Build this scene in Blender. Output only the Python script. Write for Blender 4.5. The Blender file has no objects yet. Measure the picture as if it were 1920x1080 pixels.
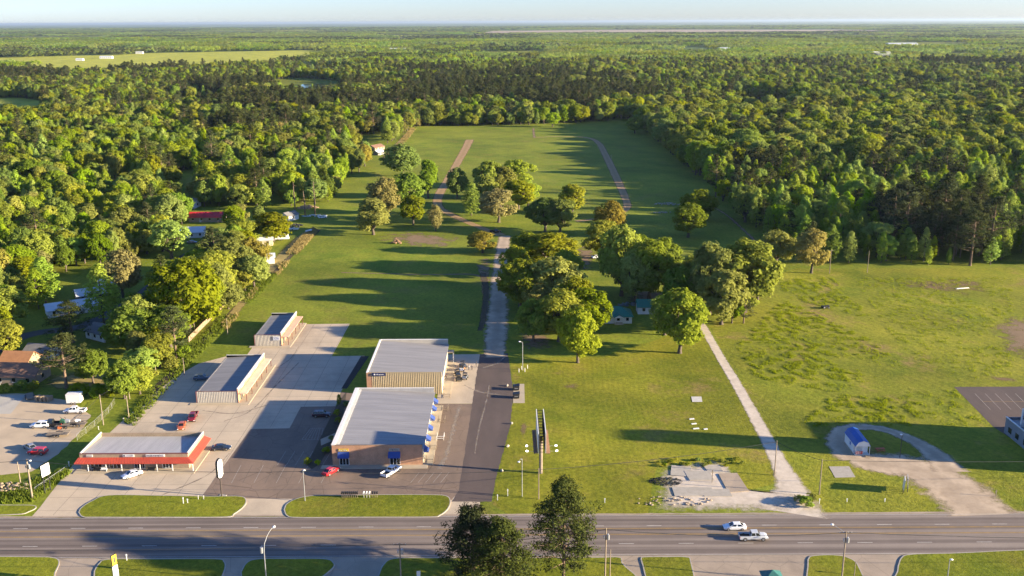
import bpy, bmesh, math, random
import numpy as np
from mathutils import Vector, Matrix

# ---------------------------------------------------------------- camera, sky, sun, exposure
R = math.radians
F, CAM_H = 1800.0, 103.0
PITCH, ROLL = math.atan(500 / 1800), math.atan(9 / 1920)
sc = bpy.context.scene
COL = sc.collection
cam_d = bpy.data.cameras.new("camera")
cam_d.sensor_width = 36.0
cam_d.lens = 36.0 * F / 1920
cam_d.clip_start = 1.0
cam_d.clip_end = 300000.0
cam = bpy.data.objects.new("camera", cam_d)
COL.objects.link(cam)
CM = Matrix.Rotation(math.pi / 2 - PITCH, 3, 'X') @ Matrix.Rotation(-ROLL, 3, 'Z')
cam.matrix_world = Matrix.Translation((0, 0, CAM_H)) @ CM.to_4x4()
sc.camera = cam

SUN_EL, SUN_AZ = R(12.0), R(100.0)          # azimuth clockwise from +Y
world = bpy.data.worlds.new("World")
sc.world = world
world.use_nodes = True
wn = world.node_tree.nodes
sky = wn.new('ShaderNodeTexSky')
sky.sky_type = 'NISHITA'
sky.sun_disc = False
sky.sun_elevation = SUN_EL
sky.sun_rotation = SUN_AZ
sky.altitude = 100
sky.air_density = 0.9
sky.dust_density = 0.3
sky.ozone_density = 5.0
tint = wn.new('ShaderNodeMix'); tint.data_type = 'RGBA'; tint.blend_type = 'MULTIPLY'; tint.inputs[0].default_value = 1.0
tint.inputs[7].default_value = (0.99, 0.91, 1.03, 1)
world.node_tree.links.new(sky.outputs[0], tint.inputs[6])
world.node_tree.links.new(tint.outputs[2], wn['Background'].inputs[0])
wn['Background'].inputs[1].default_value = 0.076

sun_d = bpy.data.lights.new("sun", 'SUN')
sun_d.energy = 5.0
sun_d.angle = R(0.6)
sun_d.color = (1.0, 0.83, 0.58)
sun = bpy.data.objects.new("sun", sun_d)
COL.objects.link(sun)
sdir = Vector((math.sin(SUN_AZ) * math.cos(SUN_EL), math.cos(SUN_AZ) * math.cos(SUN_EL), math.sin(SUN_EL)))
sun.rotation_euler = (-sdir).to_track_quat('-Z', 'Y').to_euler()
sun.location = (200, 100, 300)

vs = sc.view_settings
vs.view_transform = 'Standard'
vs.look = 'None'
vs.gamma = 1.0
vs.use_curve_mapping = False
vs.exposure = 2.08
cy = sc.cycles
cy.max_bounces = 8
cy.diffuse_bounces = 4
cy.glossy_bounces = 2
cy.transmission_bounces = 3
cy.transparent_max_bounces = 12
cy.volume_bounces = 0
cy.use_denoising = True
cy.caustics_reflective = False
cy.caustics_refractive = False

# ---------------------------------------------------------------- helpers
RND = random.Random(7)

def G(px, py, z=0.0):
    """pixel of the 1920x1080 photograph -> point on the plane at height z"""
    d = CM @ Vector(((px - 960) / F, -(py - 540) / F, -1.0))
    t = (z - CAM_H) / d.z
    return Vector((d.x * t, d.y * t, z))

def PR(p):
    v = CM.transposed() @ (Vector(p) - Vector((0, 0, CAM_H)))
    return (960 + F * v.x / -v.z, 540 - F * v.y / -v.z)

def HGT(px, py, top):
    b = G(px, py); lo, hi = 0.0, 70.0
    for _ in range(30):
        m = (lo + hi) / 2
        if PR((b.x, b.y, m))[1] > top: lo = m
        else: hi = m
    return lo

def tag(o, label=None, cat=None, group=None, kind=None):
    if label: o["label"] = label
    if cat: o["category"] = cat
    if group: o["group"] = group
    if kind: o["kind"] = kind
    return o

def empty(name, loc, rz=0.0, label=None, cat=None, group=None):
    o = bpy.data.objects.new(name, None)
    o.empty_display_size = 0.5
    o.location = loc; o.rotation_euler = (0, 0, rz)
    COL.objects.link(o)
    return tag(o, label, cat, group)

def link(name, me, m, parent=None, loc=None, rz=0.0):
    if m is not None and len(me.materials) == 0:
        me.materials.append(m)
    o = bpy.data.objects.new(name, me)
    COL.objects.link(o)
    if parent is not None: o.parent = parent
    if loc is not None: o.location = loc
    if rz: o.rotation_euler = (0, 0, rz)
    return o

class MB:
    """collects shapes, then builds ONE mesh object"""
    def __init__(s): s.v = []; s.f = []
    def poly(s, pts):
        n = len(s.v); s.v += [tuple(p) for p in pts]; s.f.append(tuple(range(n, n + len(pts)))); return s
    def box(s, x0, x1, y0, y1, z0, z1):
        n = len(s.v)
        s.v += [(x0,y0,z0),(x1,y0,z0),(x1,y1,z0),(x0,y1,z0),(x0,y0,z1),(x1,y0,z1),(x1,y1,z1),(x0,y1,z1)]
        s.f += [tuple(n + i for i in q) for q in ((3,2,1,0),(4,5,6,7),(0,1,5,4),(1,2,6,5),(2,3,7,6),(3,0,4,7))]
        return s
    def hexa(s, bot, top):
        n = len(s.v); s.v += [tuple(p) for p in bot] + [tuple(p) for p in top]
        k = len(bot)
        s.f.append(tuple(n + i for i in reversed(range(k)))); s.f.append(tuple(n + k + i for i in range(k)))
        for i in range(k):
            j = (i + 1) % k
            s.f.append((n + i, n + j, n + k + j, n + k + i))
        return s
    def tube(s, a, b, ra, rb=None, k=8, cap=True):
        a, b = Vector(a), Vector(b); rb = ra if rb is None else rb
        d = (b - a).normalized()
        u = d.orthogonal().normalized(); w = d.cross(u)
        n = len(s.v)
        for p, r in ((a, ra), (b, rb)):
            for i in range(k):
                t = 2 * math.pi * i / k
                s.v.append(tuple(p + (u * math.cos(t) + w * math.sin(t)) * r))
        for i in range(k):
            j = (i + 1) % k
            s.f.append((n + i, n + j, n + k + j, n + k + i))
        if cap:
            s.f.append(tuple(n + i for i in reversed(range(k)))); s.f.append(tuple(n + k + i for i in range(k)))
        return s
    def path(s, pts, r, k=6):
        for a, b in zip(pts, pts[1:]): s.tube(a, b, r, r, k)
        return s
    def ball(s, c, r, nu=8, nv=6, sq=(1,1,1)):
        n = len(s.v)
        for j in range(nv + 1):
            ph = math.pi * j / nv
            for i in range(nu):
                t = 2 * math.pi * i / nu
                s.v.append((c[0] + r*sq[0]*math.sin(ph)*math.cos(t), c[1] + r*sq[1]*math.sin(ph)*math.sin(t), c[2] - r*sq[2]*math.cos(ph)))
        for j in range(nv):
            for i in range(nu):
                k = (i + 1) % nu
                s.f.append((n + j*nu + i, n + j*nu + k, n + (j+1)*nu + k, n + (j+1)*nu + i))
        return s
    def mesh(s, name, smooth=False):
        me = bpy.data.meshes.new(name)
        me.from_pydata(s.v, [], s.f)
        bm = bmesh.new(); bm.from_mesh(me)
        bmesh.ops.remove_doubles(bm, verts=bm.verts, dist=1e-5)
        bmesh.ops.recalc_face_normals(bm, faces=bm.faces)
        bm.to_mesh(me); bm.free()
        if smooth:
            for p in me.polygons: p.use_smooth = True
        return me
    def build(s, name, m, parent=None, smooth=False, loc=None, rz=0.0):
        return link(name, s.mesh(name, smooth), m, parent, loc, rz)

def copy_tree(o, parent=None):
    c = o.copy(); COL.objects.link(c)
    if parent is not None: c.parent = parent
    for ch in list(o.children): copy_tree(ch, c)
    return c

def inside(poly, x, y):
    r = False; n = len(poly); j = n - 1
    for i in range(n):
        xi, yi = poly[i]; xj, yj = poly[j]
        if (yi > y) != (yj > y) and x < (xj - xi) * (y - yi) / (yj - yi) + xi: r = not r
        j = i
    return r

# ---------------------------------------------------------------- materials
MATS = {}
def nodes(name):
    m = bpy.data.materials.new(name); m.use_nodes = True
    nt = m.node_tree
    return m, nt, nt.nodes, nt.links, nt.nodes['Principled BSDF']

def c4(c): return (c[0], c[1], c[2], 1.0)

def add_noise(nt, coord, scale, detail=5, rough=0.6, vec_scale=None):
    n = nt.nodes.new('ShaderNodeTexNoise')
    n.inputs['Scale'].default_value = scale; n.inputs['Detail'].default_value = detail; n.inputs['Roughness'].default_value = rough
    if vec_scale:
        mp = nt.nodes.new('ShaderNodeMapping'); mp.inputs['Scale'].default_value = vec_scale
        nt.links.new(coord, mp.inputs[0]); nt.links.new(mp.outputs[0], n.inputs['Vector'])
    else:
        nt.links.new(coord, n.inputs['Vector'])
    return n

def ramp(nt, fac, stops):
    r = nt.nodes.new('ShaderNodeValToRGB')
    els = r.color_ramp.elements
    while len(els) < len(stops): els.new(0.5)
    for e, (p, c) in zip(els, stops):
        e.position = p; e.color = c4(c) if len(c) == 3 else c
    nt.links.new(fac, r.inputs[0])
    return r

def mix(nt, fac, a, b, mode='MIX'):
    n = nt.nodes.new('ShaderNodeMix'); n.data_type = 'RGBA'; n.blend_type = mode
    for sock, val in ((n.inputs[0], fac), (n.inputs[6], a), (n.inputs[7], b)):
        if hasattr(val, 'links'): nt.links.new(val, sock)
        elif isinstance(val, (int, float)): sock.default_value = val
        else: sock.default_value = c4(val)
    return n.outputs[2]

def mth(nt, op, a, b=0.0, c=None):
    n = nt.nodes.new('ShaderNodeMath'); n.operation = op
    for i, val in enumerate((a, b) if c is None else (a, b, c)):
        if hasattr(val, 'links'): nt.links.new(val, n.inputs[i])
        else: n.inputs[i].default_value = val
    return n.outputs[0]

def mat(name, c, c2=None, sc_=2.0, rough=0.75, metal=0.0, bump=0.0, bsc=None, spec=0.4, vec=None, coat=0.0):
    """plain procedural material: two tones mixed by noise, and a little relief"""
    if name in MATS: return MATS[name]
    m, nt, nd, lk, bs = nodes(name)
    co = nd.new('ShaderNodeNewGeometry').outputs['Position']
    c2 = c2 or tuple(x * 0.82 for x in c)
    nz = add_noise(nt, co, sc_, 5, 0.65, vec)
    rp = ramp(nt, nz.outputs[0], [(0.3, c2), (0.7, c)])
    lk.new(rp.outputs[0], bs.inputs['Base Color'])
    bs.inputs['Roughness'].default_value = rough
    bs.inputs['Metallic'].default_value = metal
    bs.inputs['Specular IOR Level'].default_value = spec
    if coat: bs.inputs['Coat Weight'].default_value = coat; bs.inputs['Coat Roughness'].default_value = 0.05
    if bump:
        b = nd.new('ShaderNodeBump'); b.inputs['Strength'].default_value = 1.0; b.inputs['Distance'].default_value = bump
        n2 = add_noise(nt, co, bsc or sc_ * 4, 4, 0.6)
        lk.new(n2.outputs[0], b.inputs['Height']); lk.new(b.outputs[0], bs.inputs['Normal'])
    MATS[name] = m
    return m

def grass_mat(name, green, yellow, brown, brown_amt=0.5, stripe=0.0, stripe_p=2.0, bump=0.12, far=None, srot=0.0):
    m, nt, nd, lk, bs = nodes(name)
    co = nd.new('ShaderNodeNewGeometry').outputs['Position']
    rot = nd.new('ShaderNodeMapping'); rot.inputs['Rotation'].default_value = (0.62, 0.41, 0.83); lk.new(co, rot.inputs[0]); flat = co; co = rot.outputs[0]
    big = add_noise(nt, co, 0.012, 5, 0.6)
    mid = add_noise(nt, co, 0.09, 6, 0.62)
    fine = add_noise(nt, co, 0.9, 5, 0.7)
    tiny = add_noise(nt, co, 3.2, 3, 0.7)
    f1 = ramp(nt, mid.outputs[0], [(0.36, (0,0,0)), (0.66, (1,1,1))]).outputs[0]
    col = mix(nt, f1, green, yellow)
    f0 = ramp(nt, big.outputs[0], [(0.38, (0,0,0)), (0.64, (1,1,1))]).outputs[0]
    col = mix(nt, mth(nt, 'MULTIPLY', f0, 0.75), col, yellow)
    # brown worn spots
    col = mix(nt, 1.0, col, ramp(nt, add_noise(nt, co, 0.03, 6, 0.65, (0.5,1,1)).outputs[0], [(0.3, (0.66,0.70,0.68)), (0.7, (1.28,1.25,1.2))]).outputs[0], 'MULTIPLY')
    spot = add_noise(nt, co, 0.045, 8, 0.72)
    fs = ramp(nt, spot.outputs[0], [(0.56, (0,0,0)), (0.70, (1,1,1))]).outputs[0]
    col = mix(nt, mth(nt, 'MULTIPLY', fs, brown_amt), col, brown)
    # blades: fine light/dark
    ff = ramp(nt, fine.outputs[0], [(0.3, (0.62,0.66,0.6)), (0.72, (1.28,1.25,1.2))]).outputs[0]
    col = mix(nt, 1.0, col, ff, 'MULTIPLY')
    ft = ramp(nt, tiny.outputs[0], [(0.3, (0.75,0.78,0.75)), (0.7, (1.2,1.18,1.1))]).outputs[0]
    col = mix(nt, 1.0, col, ft, 'MULTIPLY')
    if stripe:
        sx = nd.new('ShaderNodeSeparateXYZ'); lk.new(flat, sx.inputs[0])
        wob = add_noise(nt, co, 0.02, 3, 0.5)
        lin = mth(nt, 'ADD', mth(nt, 'MULTIPLY', sx.outputs[0], math.cos(srot)), mth(nt, 'MULTIPLY', sx.outputs[1], math.sin(srot)))
        ph = mth(nt, 'MULTIPLY', mth(nt, 'ADD', lin, mth(nt, 'MULTIPLY', wob.outputs[0], 5.0)), 6.2832/stripe_p)
        amp = ramp(nt, add_noise(nt, co, 0.06, 4, 0.6).outputs[0], [(0.35, (0,0,0)), (0.65, (1,1,1))]).outputs[0]
        wave = mth(nt, 'ADD', mth(nt, 'MULTIPLY', mth(nt, 'MULTIPLY', mth(nt, 'SINE', ph), 0.5), amp), 0.5)
        fw = ramp(nt, wave, [(0.2, (1 - stripe,)*3), (0.8, (1 + stripe,)*3)]).outputs[0]
        col = mix(nt, 1.0, col, fw, 'MULTIPLY')
    if far:
        sep = nd.new('ShaderNodeSeparateXYZ'); lk.new(flat, sep.inputs[0])
        yy = mth(nt, 'DIVIDE', sep.outputs[1], 5000.0)
        fr = ramp(nt, yy, [(0.28, (0,0,0)), (0.8, (1,1,1))]).outputs[0]
        fb = add_noise(nt, flat, 0.0011, 6, 0.6, (0.35, 1.0, 1.0))
        fc = ramp(nt, fb.outputs[0], [(0.42, far[0]), (0.56, far[1]), (0.66, far[2])]).outputs[0]
        col = mix(nt, fr, col, fc)
    lk.new(col, bs.inputs['Base Color'])
    bs.inputs['Roughness'].default_value = 0.95
    bs.inputs['Specular IOR Level'].default_value = 0.1
    b = nd.new('ShaderNodeBump'); b.inputs['Strength'].default_value = 0.8; b.inputs['Distance'].default_value = bump
    hs = mth(nt, 'ADD', fine.outputs[0], mth(nt, 'MULTIPLY', tiny.outputs[0], 0.4))
    lk.new(hs, b.inputs['Height']); lk.new(b.outputs[0], bs.inputs['Normal'])
    MATS[name] = m
    return m

def soft_mat(name, c, c2, sc_=0.6, start=0.55, jag=0.5, jsc=0.5, track=0.0, tcol=(0.1,0.1,0.03), rough=0.95, bump=0.05, amax=1.0):
    """soil or gravel that frays out into the grass; uv.x = 0 in the middle .. 1 at the rim, uv.y = signed position across"""
    m, nt, nd, lk, bs = nodes(name)
    co = nd.new('ShaderNodeNewGeometry').outputs['Position']
    nz = add_noise(nt, co, sc_, 6, 0.7)
    col = ramp(nt, nz.outputs[0], [(0.3, c2), (0.68, c)]).outputs[0]
    uv = nd.new('ShaderNodeUVMap').outputs[0]
    sep = nd.new('ShaderNodeSeparateXYZ'); lk.new(uv, sep.inputs[0])
    e = sep.outputs[0]
    if track:   # grassy middle between two wheel ruts
        n3 = add_noise(nt, co, 0.35, 5, 0.7)
        mid = mth(nt, 'SUBTRACT', 0.34, e)
        mm = mth(nt, 'ADD', mth(nt, 'MULTIPLY', mid, 3.0), mth(nt, 'MULTIPLY', mth(nt, 'SUBTRACT', n3.outputs[0], 0.5), 2.5))
        mm = ramp(nt, mm, [(0.0, (0,0,0)), (0.6, (1,1,1))]).outputs[0]
        col = mix(nt, mth(nt, 'MULTIPLY', mm, track), col, tcol)
    jn = add_noise(nt, co, jsc, 6, 0.7)
    a = mth(nt, 'ADD', e, mth(nt, 'MULTIPLY', mth(nt, 'SUBTRACT', jn.outputs[0], 0.5), jag * 2))
    al = ramp(nt, a, [(start, (1,1,1)), (min(start + 0.28, 1.0), (0,0,0))]).outputs[0]
    # never reaches the very rim
    rim = ramp(nt, e, [(0.86, (1,1,1)), (1.0, (0,0,0))]).outputs[0]
    al = mth(nt, 'MULTIPLY', mth(nt, 'MULTIPLY', al, rim), amax)
    lk.new(col, bs.inputs['Base Color']); bs.inputs['Roughness'].default_value = rough
    bs.inputs['Specular IOR Level'].default_value = 0.15
    lk.new(al, bs.inputs['Alpha'])
    if bump:
        b = nd.new('ShaderNodeBump'); b.inputs['Distance'].default_value = bump
        lk.new(nz.outputs[0], b.inputs['Height']); lk.new(b.outputs[0], bs.inputs['Normal'])
    MATS[name] = m
    return m

def leaf_mat(name, c, c2, trans=0.35, var=0.35, hue=0.05):
    m, nt, nd, lk, bs = nodes(name)
    nd.remove(bs)
    oi = nd.new('ShaderNodeObjectInfo').outputs['Random']
    co = nd.new('ShaderNodeNewGeometry').outputs['Position']
    nz = add_noise(nt, co, 0.55, 3, 0.6)
    col = ramp(nt, nz.outputs[0], [(0.32, c2), (0.68, c)]).outputs[0]
    hsv = nd.new('ShaderNodeHueSaturation')
    lk.new(mth(nt, 'ADD', mth(nt, 'MULTIPLY', oi, hue), 0.5 - hue / 2), hsv.inputs['Hue'])
    r2 = mth(nt, 'FRACT', mth(nt, 'MULTIPLY', oi, 17.31))
    lk.new(mth(nt, 'ADD', mth(nt, 'MULTIPLY', r2, var * 2), 1 - var), hsv.inputs['Value'])
    r3 = mth(nt, 'FRACT', mth(nt, 'MULTIPLY', oi, 41.7))
    lk.new(mth(nt, 'ADD', mth(nt, 'MULTIPLY', r3, 0.25), 0.84), hsv.inputs['Saturation'])
    lk.new(col, hsv.inputs['Color'])
    d = nd.new('ShaderNodeBsdfDiffuse'); t = nd.new('ShaderNodeBsdfTranslucent')
    lk.new(hsv.outputs[0], d.inputs[0]); lk.new(hsv.outputs[0], t.inputs[0])
    mx = nd.new('ShaderNodeMixShader'); mx.inputs[0].default_value = trans
    lk.new(d.outputs[0], mx.inputs[1]); lk.new(t.outputs[0], mx.inputs[2])
    lk.new(mx.outputs[0], nd['Material Output'].inputs[0])
    MATS[name] = m
    return m

GRASS = grass_mat('grass', (0.130,0.182,0.018), (0.212,0.228,0.028), (0.17,0.125,0.05), 0.45, 0.025, 2.2,
                  far=((0.06,0.10,0.025), (0.10,0.14,0.03), (0.26,0.26,0.07)))
LAWN = grass_mat('mown_lawn', (0.155,0.178,0.014), (0.240,0.224,0.024), (0.24,0.16,0.07), 0.85, 0.05, 1.5)
VERGE = grass_mat('verge_grass', (0.125,0.165,0.012), (0.200,0.200,0.020), (0.17,0.12,0.04), 0.4, 0.0)
ROUGHG = grass_mat('rough_grass', (0.148,0.182,0.016), (0.245,0.234,0.028), (0.27,0.18,0.085), 0.95, 0.05, 2.6, bump=0.22, srot=0.5)
HAY = grass_mat('hayfield', (0.33,0.355,0.045), (0.44,0.42,0.06), (0.2,0.17,0.06), 0.3)

M_WHITE = mat('white_paint', (0.74,0.74,0.72), (0.66,0.66,0.64), 1.0, 0.55)
M_OFFW = mat('offwhite_paint', (0.62,0.60,0.54), (0.52,0.50,0.45), 1.0, 0.6)
M_BLACK = mat('black_paint', (0.02,0.02,0.022), None, 2, 0.5)
M_RUBBER = mat('tyre_rubber', (0.018,0.018,0.018), None, 6, 0.9)
M_STEEL = mat('galvanised_steel', (0.42,0.43,0.44), (0.33,0.34,0.35), 3, 0.45, 0.6)
M_GLASS = mat('dark_glass', (0.012,0.016,0.02), None, 1, 0.06, 0, 0, None, 0.7)
M_POLE = mat('weathered_pole_wood', (0.30,0.24,0.17), (0.19,0.15,0.11), 1.5, 0.9, 0, 0.01, 20)
M_BARK = mat('tree_bark', (0.13,0.10,0.075), (0.06,0.048,0.038), 2.5, 0.95, 0, 0.04, 6)
M_PBARK = mat('pine_bark', (0.20,0.135,0.09), (0.10,0.07,0.05), 2.5, 0.95, 0, 0.04, 6)
M_LAMP = mat('lamp_glass', (0.85,0.85,0.82), None, 1, 0.3)
# ---------------------------------------------------------------- ground sheets
def structure(name, me, m, parent=None):
    o = link(name, me, m, parent)
    if parent is None: o["kind"] = "structure"
    return o

def sheet(name, pts, m, z, jit=0.0, seg=1.5, kind='structure', parent=None):
    """flat polygon from world points; jit frays its outline"""
    out = []
    rr = random.Random(len(pts) * 31 + int(abs(pts[0][0]) * 10))
    n = len(pts)
    for i in range(n):
        a = Vector((pts[i][0], pts[i][1])); b = Vector((pts[(i+1) % n][0], pts[(i+1) % n][1]))
        L = (b - a).length
        k = max(1, int(L / seg)) if jit else 1
        for q in range(k):
            p = a.lerp(b, q / k)
            if jit: p += Vector((rr.uniform(-jit, jit), rr.uniform(-jit, jit)))
            out.append((p.x, p.y, z))
    bm = bmesh.new()
    f = bm.faces.new([bm.verts.new(p) for p in out])
    if f.normal.z < 0 or True:
        f.normal_update()
        if f.normal.z < 0: f.normal_flip()
    bmesh.ops.triangulate(bm, faces=bm.faces[:])
    me = bpy.data.meshes.new(name); bm.to_mesh(me); bm.free()
    o = link(name, me, m, parent)
    if parent is None: o["kind"] = kind
    return o

def W(pp, z=0.0): return [(G(x, y, 0).x, G(x, y, 0).y) for x, y in pp]

def smooth_line(pts, n=6):
    """Catmull-Rom through points (tuples of any length)"""
    P = [np.array(p, float) for p in pts]
    P = [2*P[0]-P[1]] + P + [2*P[-1]-P[-2]]
    out = []
    for i in range(1, len(P) - 2):
        for k in range(n):
            t = k / n
            out.append(0.5*((2*P[i]) + (-P[i-1]+P[i+1])*t + (2*P[i-1]-5*P[i]+4*P[i+1]-P[i+2])*t*t + (-P[i-1]+3*P[i]-3*P[i+1]+P[i+2])*t**3))
    out.append(P[-2])
    return out

def strip(name, pts, m, z, n=8, kind='structure', cross=8):
    """track along pixel points (px, py, width in metres)"""
    wp = [(G(x, y).x, G(x, y).y, w) for x, y, w in pts]
    S = smooth_line(wp, n)
    V, FA, UV = [], [], []
    for i, p in enumerate(S):
        a = S[max(0, i-1)]; b = S[min(len(S)-1, i+1)]
        d = np.array([b[0]-a[0], b[1]-a[1]]); d /= (np.linalg.norm(d) + 1e-9)
        nx, ny = -d[1], d[0]
        for c in range(cross + 1):
            t = c / cross * 2 - 1
            V.append((p[0] + nx*t*p[2]/2, p[1] + ny*t*p[2]/2, z)); UV.append((abs(t), t*0.5+0.5))
    for i in range(len(S)-1):
        for c in range(cross):
            a = i*(cross+1)+c
            FA.append((a, a+1, a+cross+2, a+cross+1))
    me = bpy.data.meshes.new(name); me.from_pydata(V, [], FA)
    uvl = me.uv_layers.new(name='UVMap')
    for lp in me.loops: uvl.data[lp.index].uv = UV[lp.vertex_index]
    if me.polygons[0].normal.z < 0: me.flip_normals()
    o = link(name, me, m); o["kind"] = kind
    return o

def soft_patch(name, poly, m, z, kind='structure'):
    """area of soil: fan from the centre, uv.x 0 centre -> 1 rim"""
    wp = W(poly); S = smooth_line(wp + [wp[0]], 6)[:-1]
    cx = sum(p[0] for p in S)/len(S); cy_ = sum(p[1] for p in S)/len(S)
    rings = [0.0, 0.35, 0.6, 0.8, 1.0]
    V = [(cx, cy_, z)]; UV = [(0.0, 0.5)]; FA = []
    k = len(S)
    for r in rings[1:]:
        for p in S: V.append((cx+(p[0]-cx)*r, cy_+(p[1]-cy_)*r, z)); UV.append((r, 0.5))
    for i in range(k): FA.append((0, 1+i, 1+(i+1) % k))
    for q in range(3):
        for i in range(k):
            a = 1+q*k; b = 1+(q+1)*k; j = (i+1) % k
            FA.append((a+i, b+i, b+j, a+j))
    me = bpy.data.meshes.new(name); me.from_pydata(V, [], FA)
    uvl = me.uv_layers.new(name='UVMap')
    for lp in me.loops: uvl.data[lp.index].uv = UV[lp.vertex_index]
    if me.polygons[0].normal.z < 0: me.flip_normals()
    o = link(name, me, m); o["kind"] = kind
    return o

sheet('ground', [(-90000,-3000),(90000,-3000),(90000,110000),(-90000,110000)], GRASS, 0.0)

# tonal areas of the open land
sheet('lawn', W([(955,672),(1130,668),(1312,612),(1340,668),(1395,765),(1450,860),(1462,905),(1395,920),(1380,882),(1300,868),(1230,878),(1215,964),(950,964),(925,945),(930,900),(957,800),(963,720)]), LAWN, 0.008, 0.25, 2.0)
sheet('rough_field', W([(1330,612),(1430,520),(1500,503),(2080,503),(2080,960),(1500,962),(1470,880),(1400,750)]), ROUGHG, 0.006, 0.6, 3.0)

# highway
ROAD_N, ROAD_S = 186.85, 170.5
def road_material():
    m, nt, nd, lk, bs = nodes('worn_asphalt')
    co = nd.new('ShaderNodeNewGeometry').outputs['Position']
    st = add_noise(nt, co, 1.0, 4, 0.5, (0.006, 0.75, 1))
    col = ramp(nt, st.outputs[0], [(0.34, (0.112,0.087,0.072)), (0.5, (0.175,0.140,0.115)), (0.66, (0.245,0.200,0.162))]).outputs[0]
    f2 = add_noise(nt, co, 0.07, 6, 0.7)
    col = mix(nt, 1.0, col, ramp(nt, f2.outputs[0], [(0.3, (0.86,0.86,0.86)), (0.7, (1.12,1.12,1.12))]).outputs[0], 'MULTIPLY')
    f3 = add_noise(nt, co, 6.0, 3, 0.7)
    col = mix(nt, 1.0, col, ramp(nt, f3.outputs[0], [(0.3, (0.9,0.9,0.9)), (0.7, (1.1,1.1,1.1))]).outputs[0], 'MULTIPLY')
    lk.new(col, bs.inputs['Base Color']); bs.inputs['Roughness'].default_value = 0.85; bs.inputs['Specular IOR Level'].default_value = 0.3
    MATS['worn_asphalt'] = m
    return m
M_ROAD = road_material()
def paved(name, c, c2, stain, amt=0.6, streak=(1, 1, 1), crack=0.0):
    m, nt, nd, lk, bs = nodes(name)
    co = nd.new('ShaderNodeNewGeometry').outputs['Position']
    col = ramp(nt, add_noise(nt, co, 0.13, 6, 0.65, streak).outputs[0], [(0.32, c2), (0.68, c)]).outputs[0]
    st = ramp(nt, add_noise(nt, co, 0.06, 8, 0.72, (1.0, 0.45, 1)).outputs[0], [(0.52, (0,0,0)), (0.72, (1,1,1))]).outputs[0]
    col = mix(nt, mth(nt, 'MULTIPLY', st, amt), col, stain)
    sp = ramp(nt, add_noise(nt, co, 0.55, 5, 0.75).outputs[0], [(0.62, (0,0,0)), (0.74, (1,1,1))]).outputs[0]
    col = mix(nt, mth(nt, 'MULTIPLY', sp, amt*0.7), col, stain)
    if crack:
        vo = nd.new('ShaderNodeTexVoronoi'); vo.feature = 'DISTANCE_TO_EDGE'; vo.inputs['Scale'].default_value = 0.16
        lk.new(co, vo.inputs['Vector'])
        ck = ramp(nt, vo.outputs[0], [(0.0, (1,1,1)), (0.012, (0,0,0))]).outputs[0]
        col = mix(nt, mth(nt, 'MULTIPLY', ck, crack), col, tuple(x*0.35 for x in c2))
    g = ramp(nt, add_noise(nt, co, 7.0, 3, 0.7).outputs[0], [(0.3, (0.9,0.9,0.9)), (0.7, (1.1,1.1,1.1))]).outputs[0]
    col = mix(nt, 1.0, col, g, 'MULTIPLY')
    lk.new(col, bs.inputs['Base Color']); bs.inputs['Roughness'].default_value = 0.9; bs.inputs['Specular IOR Level'].default_value = 0.25
    MATS[name] = m
    return m
M_CONC = paved('lot_concrete', (0.51,0.41,0.29), (0.41,0.335,0.24), (0.26,0.21,0.16), 0.6)
M_APRON = paved('apron_concrete', (0.38,0.30,0.22), (0.28,0.225,0.165), (0.19,0.15,0.115), 0.6, crack=0.4)
M_BROWN = paved('aged_asphalt', (0.235,0.168,0.120), (0.160,0.118,0.088), (0.095,0.075,0.062), 0.7, (1, 0.4, 1), 0.6)
M_DARKA = paved('dark_asphalt', (0.118,0.088,0.075), (0.085,0.066,0.058), (0.05,0.04,0.037), 0.5, (1.2, 0.3, 1))
M_KERB = mat('kerb_concrete', (0.40,0.36,0.30), (0.30,0.27,0.22), 0.8, 0.9)
M_LINE = mat('faded_white_line', (0.42,0.37,0.31), (0.22,0.19,0.16), 1.2, 0.85)
M_DASH = mat('road_white_line', (0.62,0.59,0.52), (0.40,0.37,0.33), 0.8, 0.8)
M_YEL = mat('road_yellow_line', (0.42,0.25,0.05), (0.24,0.16,0.06), 0.5, 0.85)
M_JOINT = mat('joint_dark', (0.12,0.10,0.08), None, 1, 0.95)

road = sheet('road', [(-420,ROAD_S),(420,ROAD_S),(420,ROAD_N),(-420,ROAD_N)], M_ROAD, 0.03)
lanew = (ROAD_N - ROAD_S) / 5
yU, yL = G(1600,984).y, G(1600,1017.5).y
mb = MB().box(-0.06, 3.05, -0.06, 0.06, 0, 0.004)
dash_me = mb.mesh('lane_dash'); dash_me.materials.append(M_DASH)
x0u, x0l = G(1442,984).x, G(1398,1018).x
for yy, x0 in ((yU, x0u), (yL, x0l)):
    for k in range(-18, 10):
        o = link('lane_dash', dash_me, None, road); o.location = (x0 - 1.5 + k*12.19, yy, 0.034)
for yy in (G(1000,992).y, G(1000,1003).y):
    for dy in (-0.14, 0.14):
        MB().box(-420, 420, yy+dy-0.06, yy+dy+0.06, 0.034, 0.038).build('yellow_line', M_YEL, road)
for yy in (ROAD_N-0.35, ROAD_S+0.3):
    MB().box(-420, 420, yy-0.05, yy+0.05, 0.034, 0.038).build('edge_line', M_DASH, road)
# south side paving and the north shoulder
sheet('south_pavement', [(-200,110),(200,110),(200,ROAD_S-0.02),(-200,ROAD_S-0.02)], M_APRON, 0.02)
sheet('shoulder', [(-200,ROAD_N+0.02),(200,ROAD_N+0.02),(200,ROAD_N+0.75),(-200,ROAD_N+0.75)], M_APRON, 0.025, 0.15, 2.0)

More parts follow.
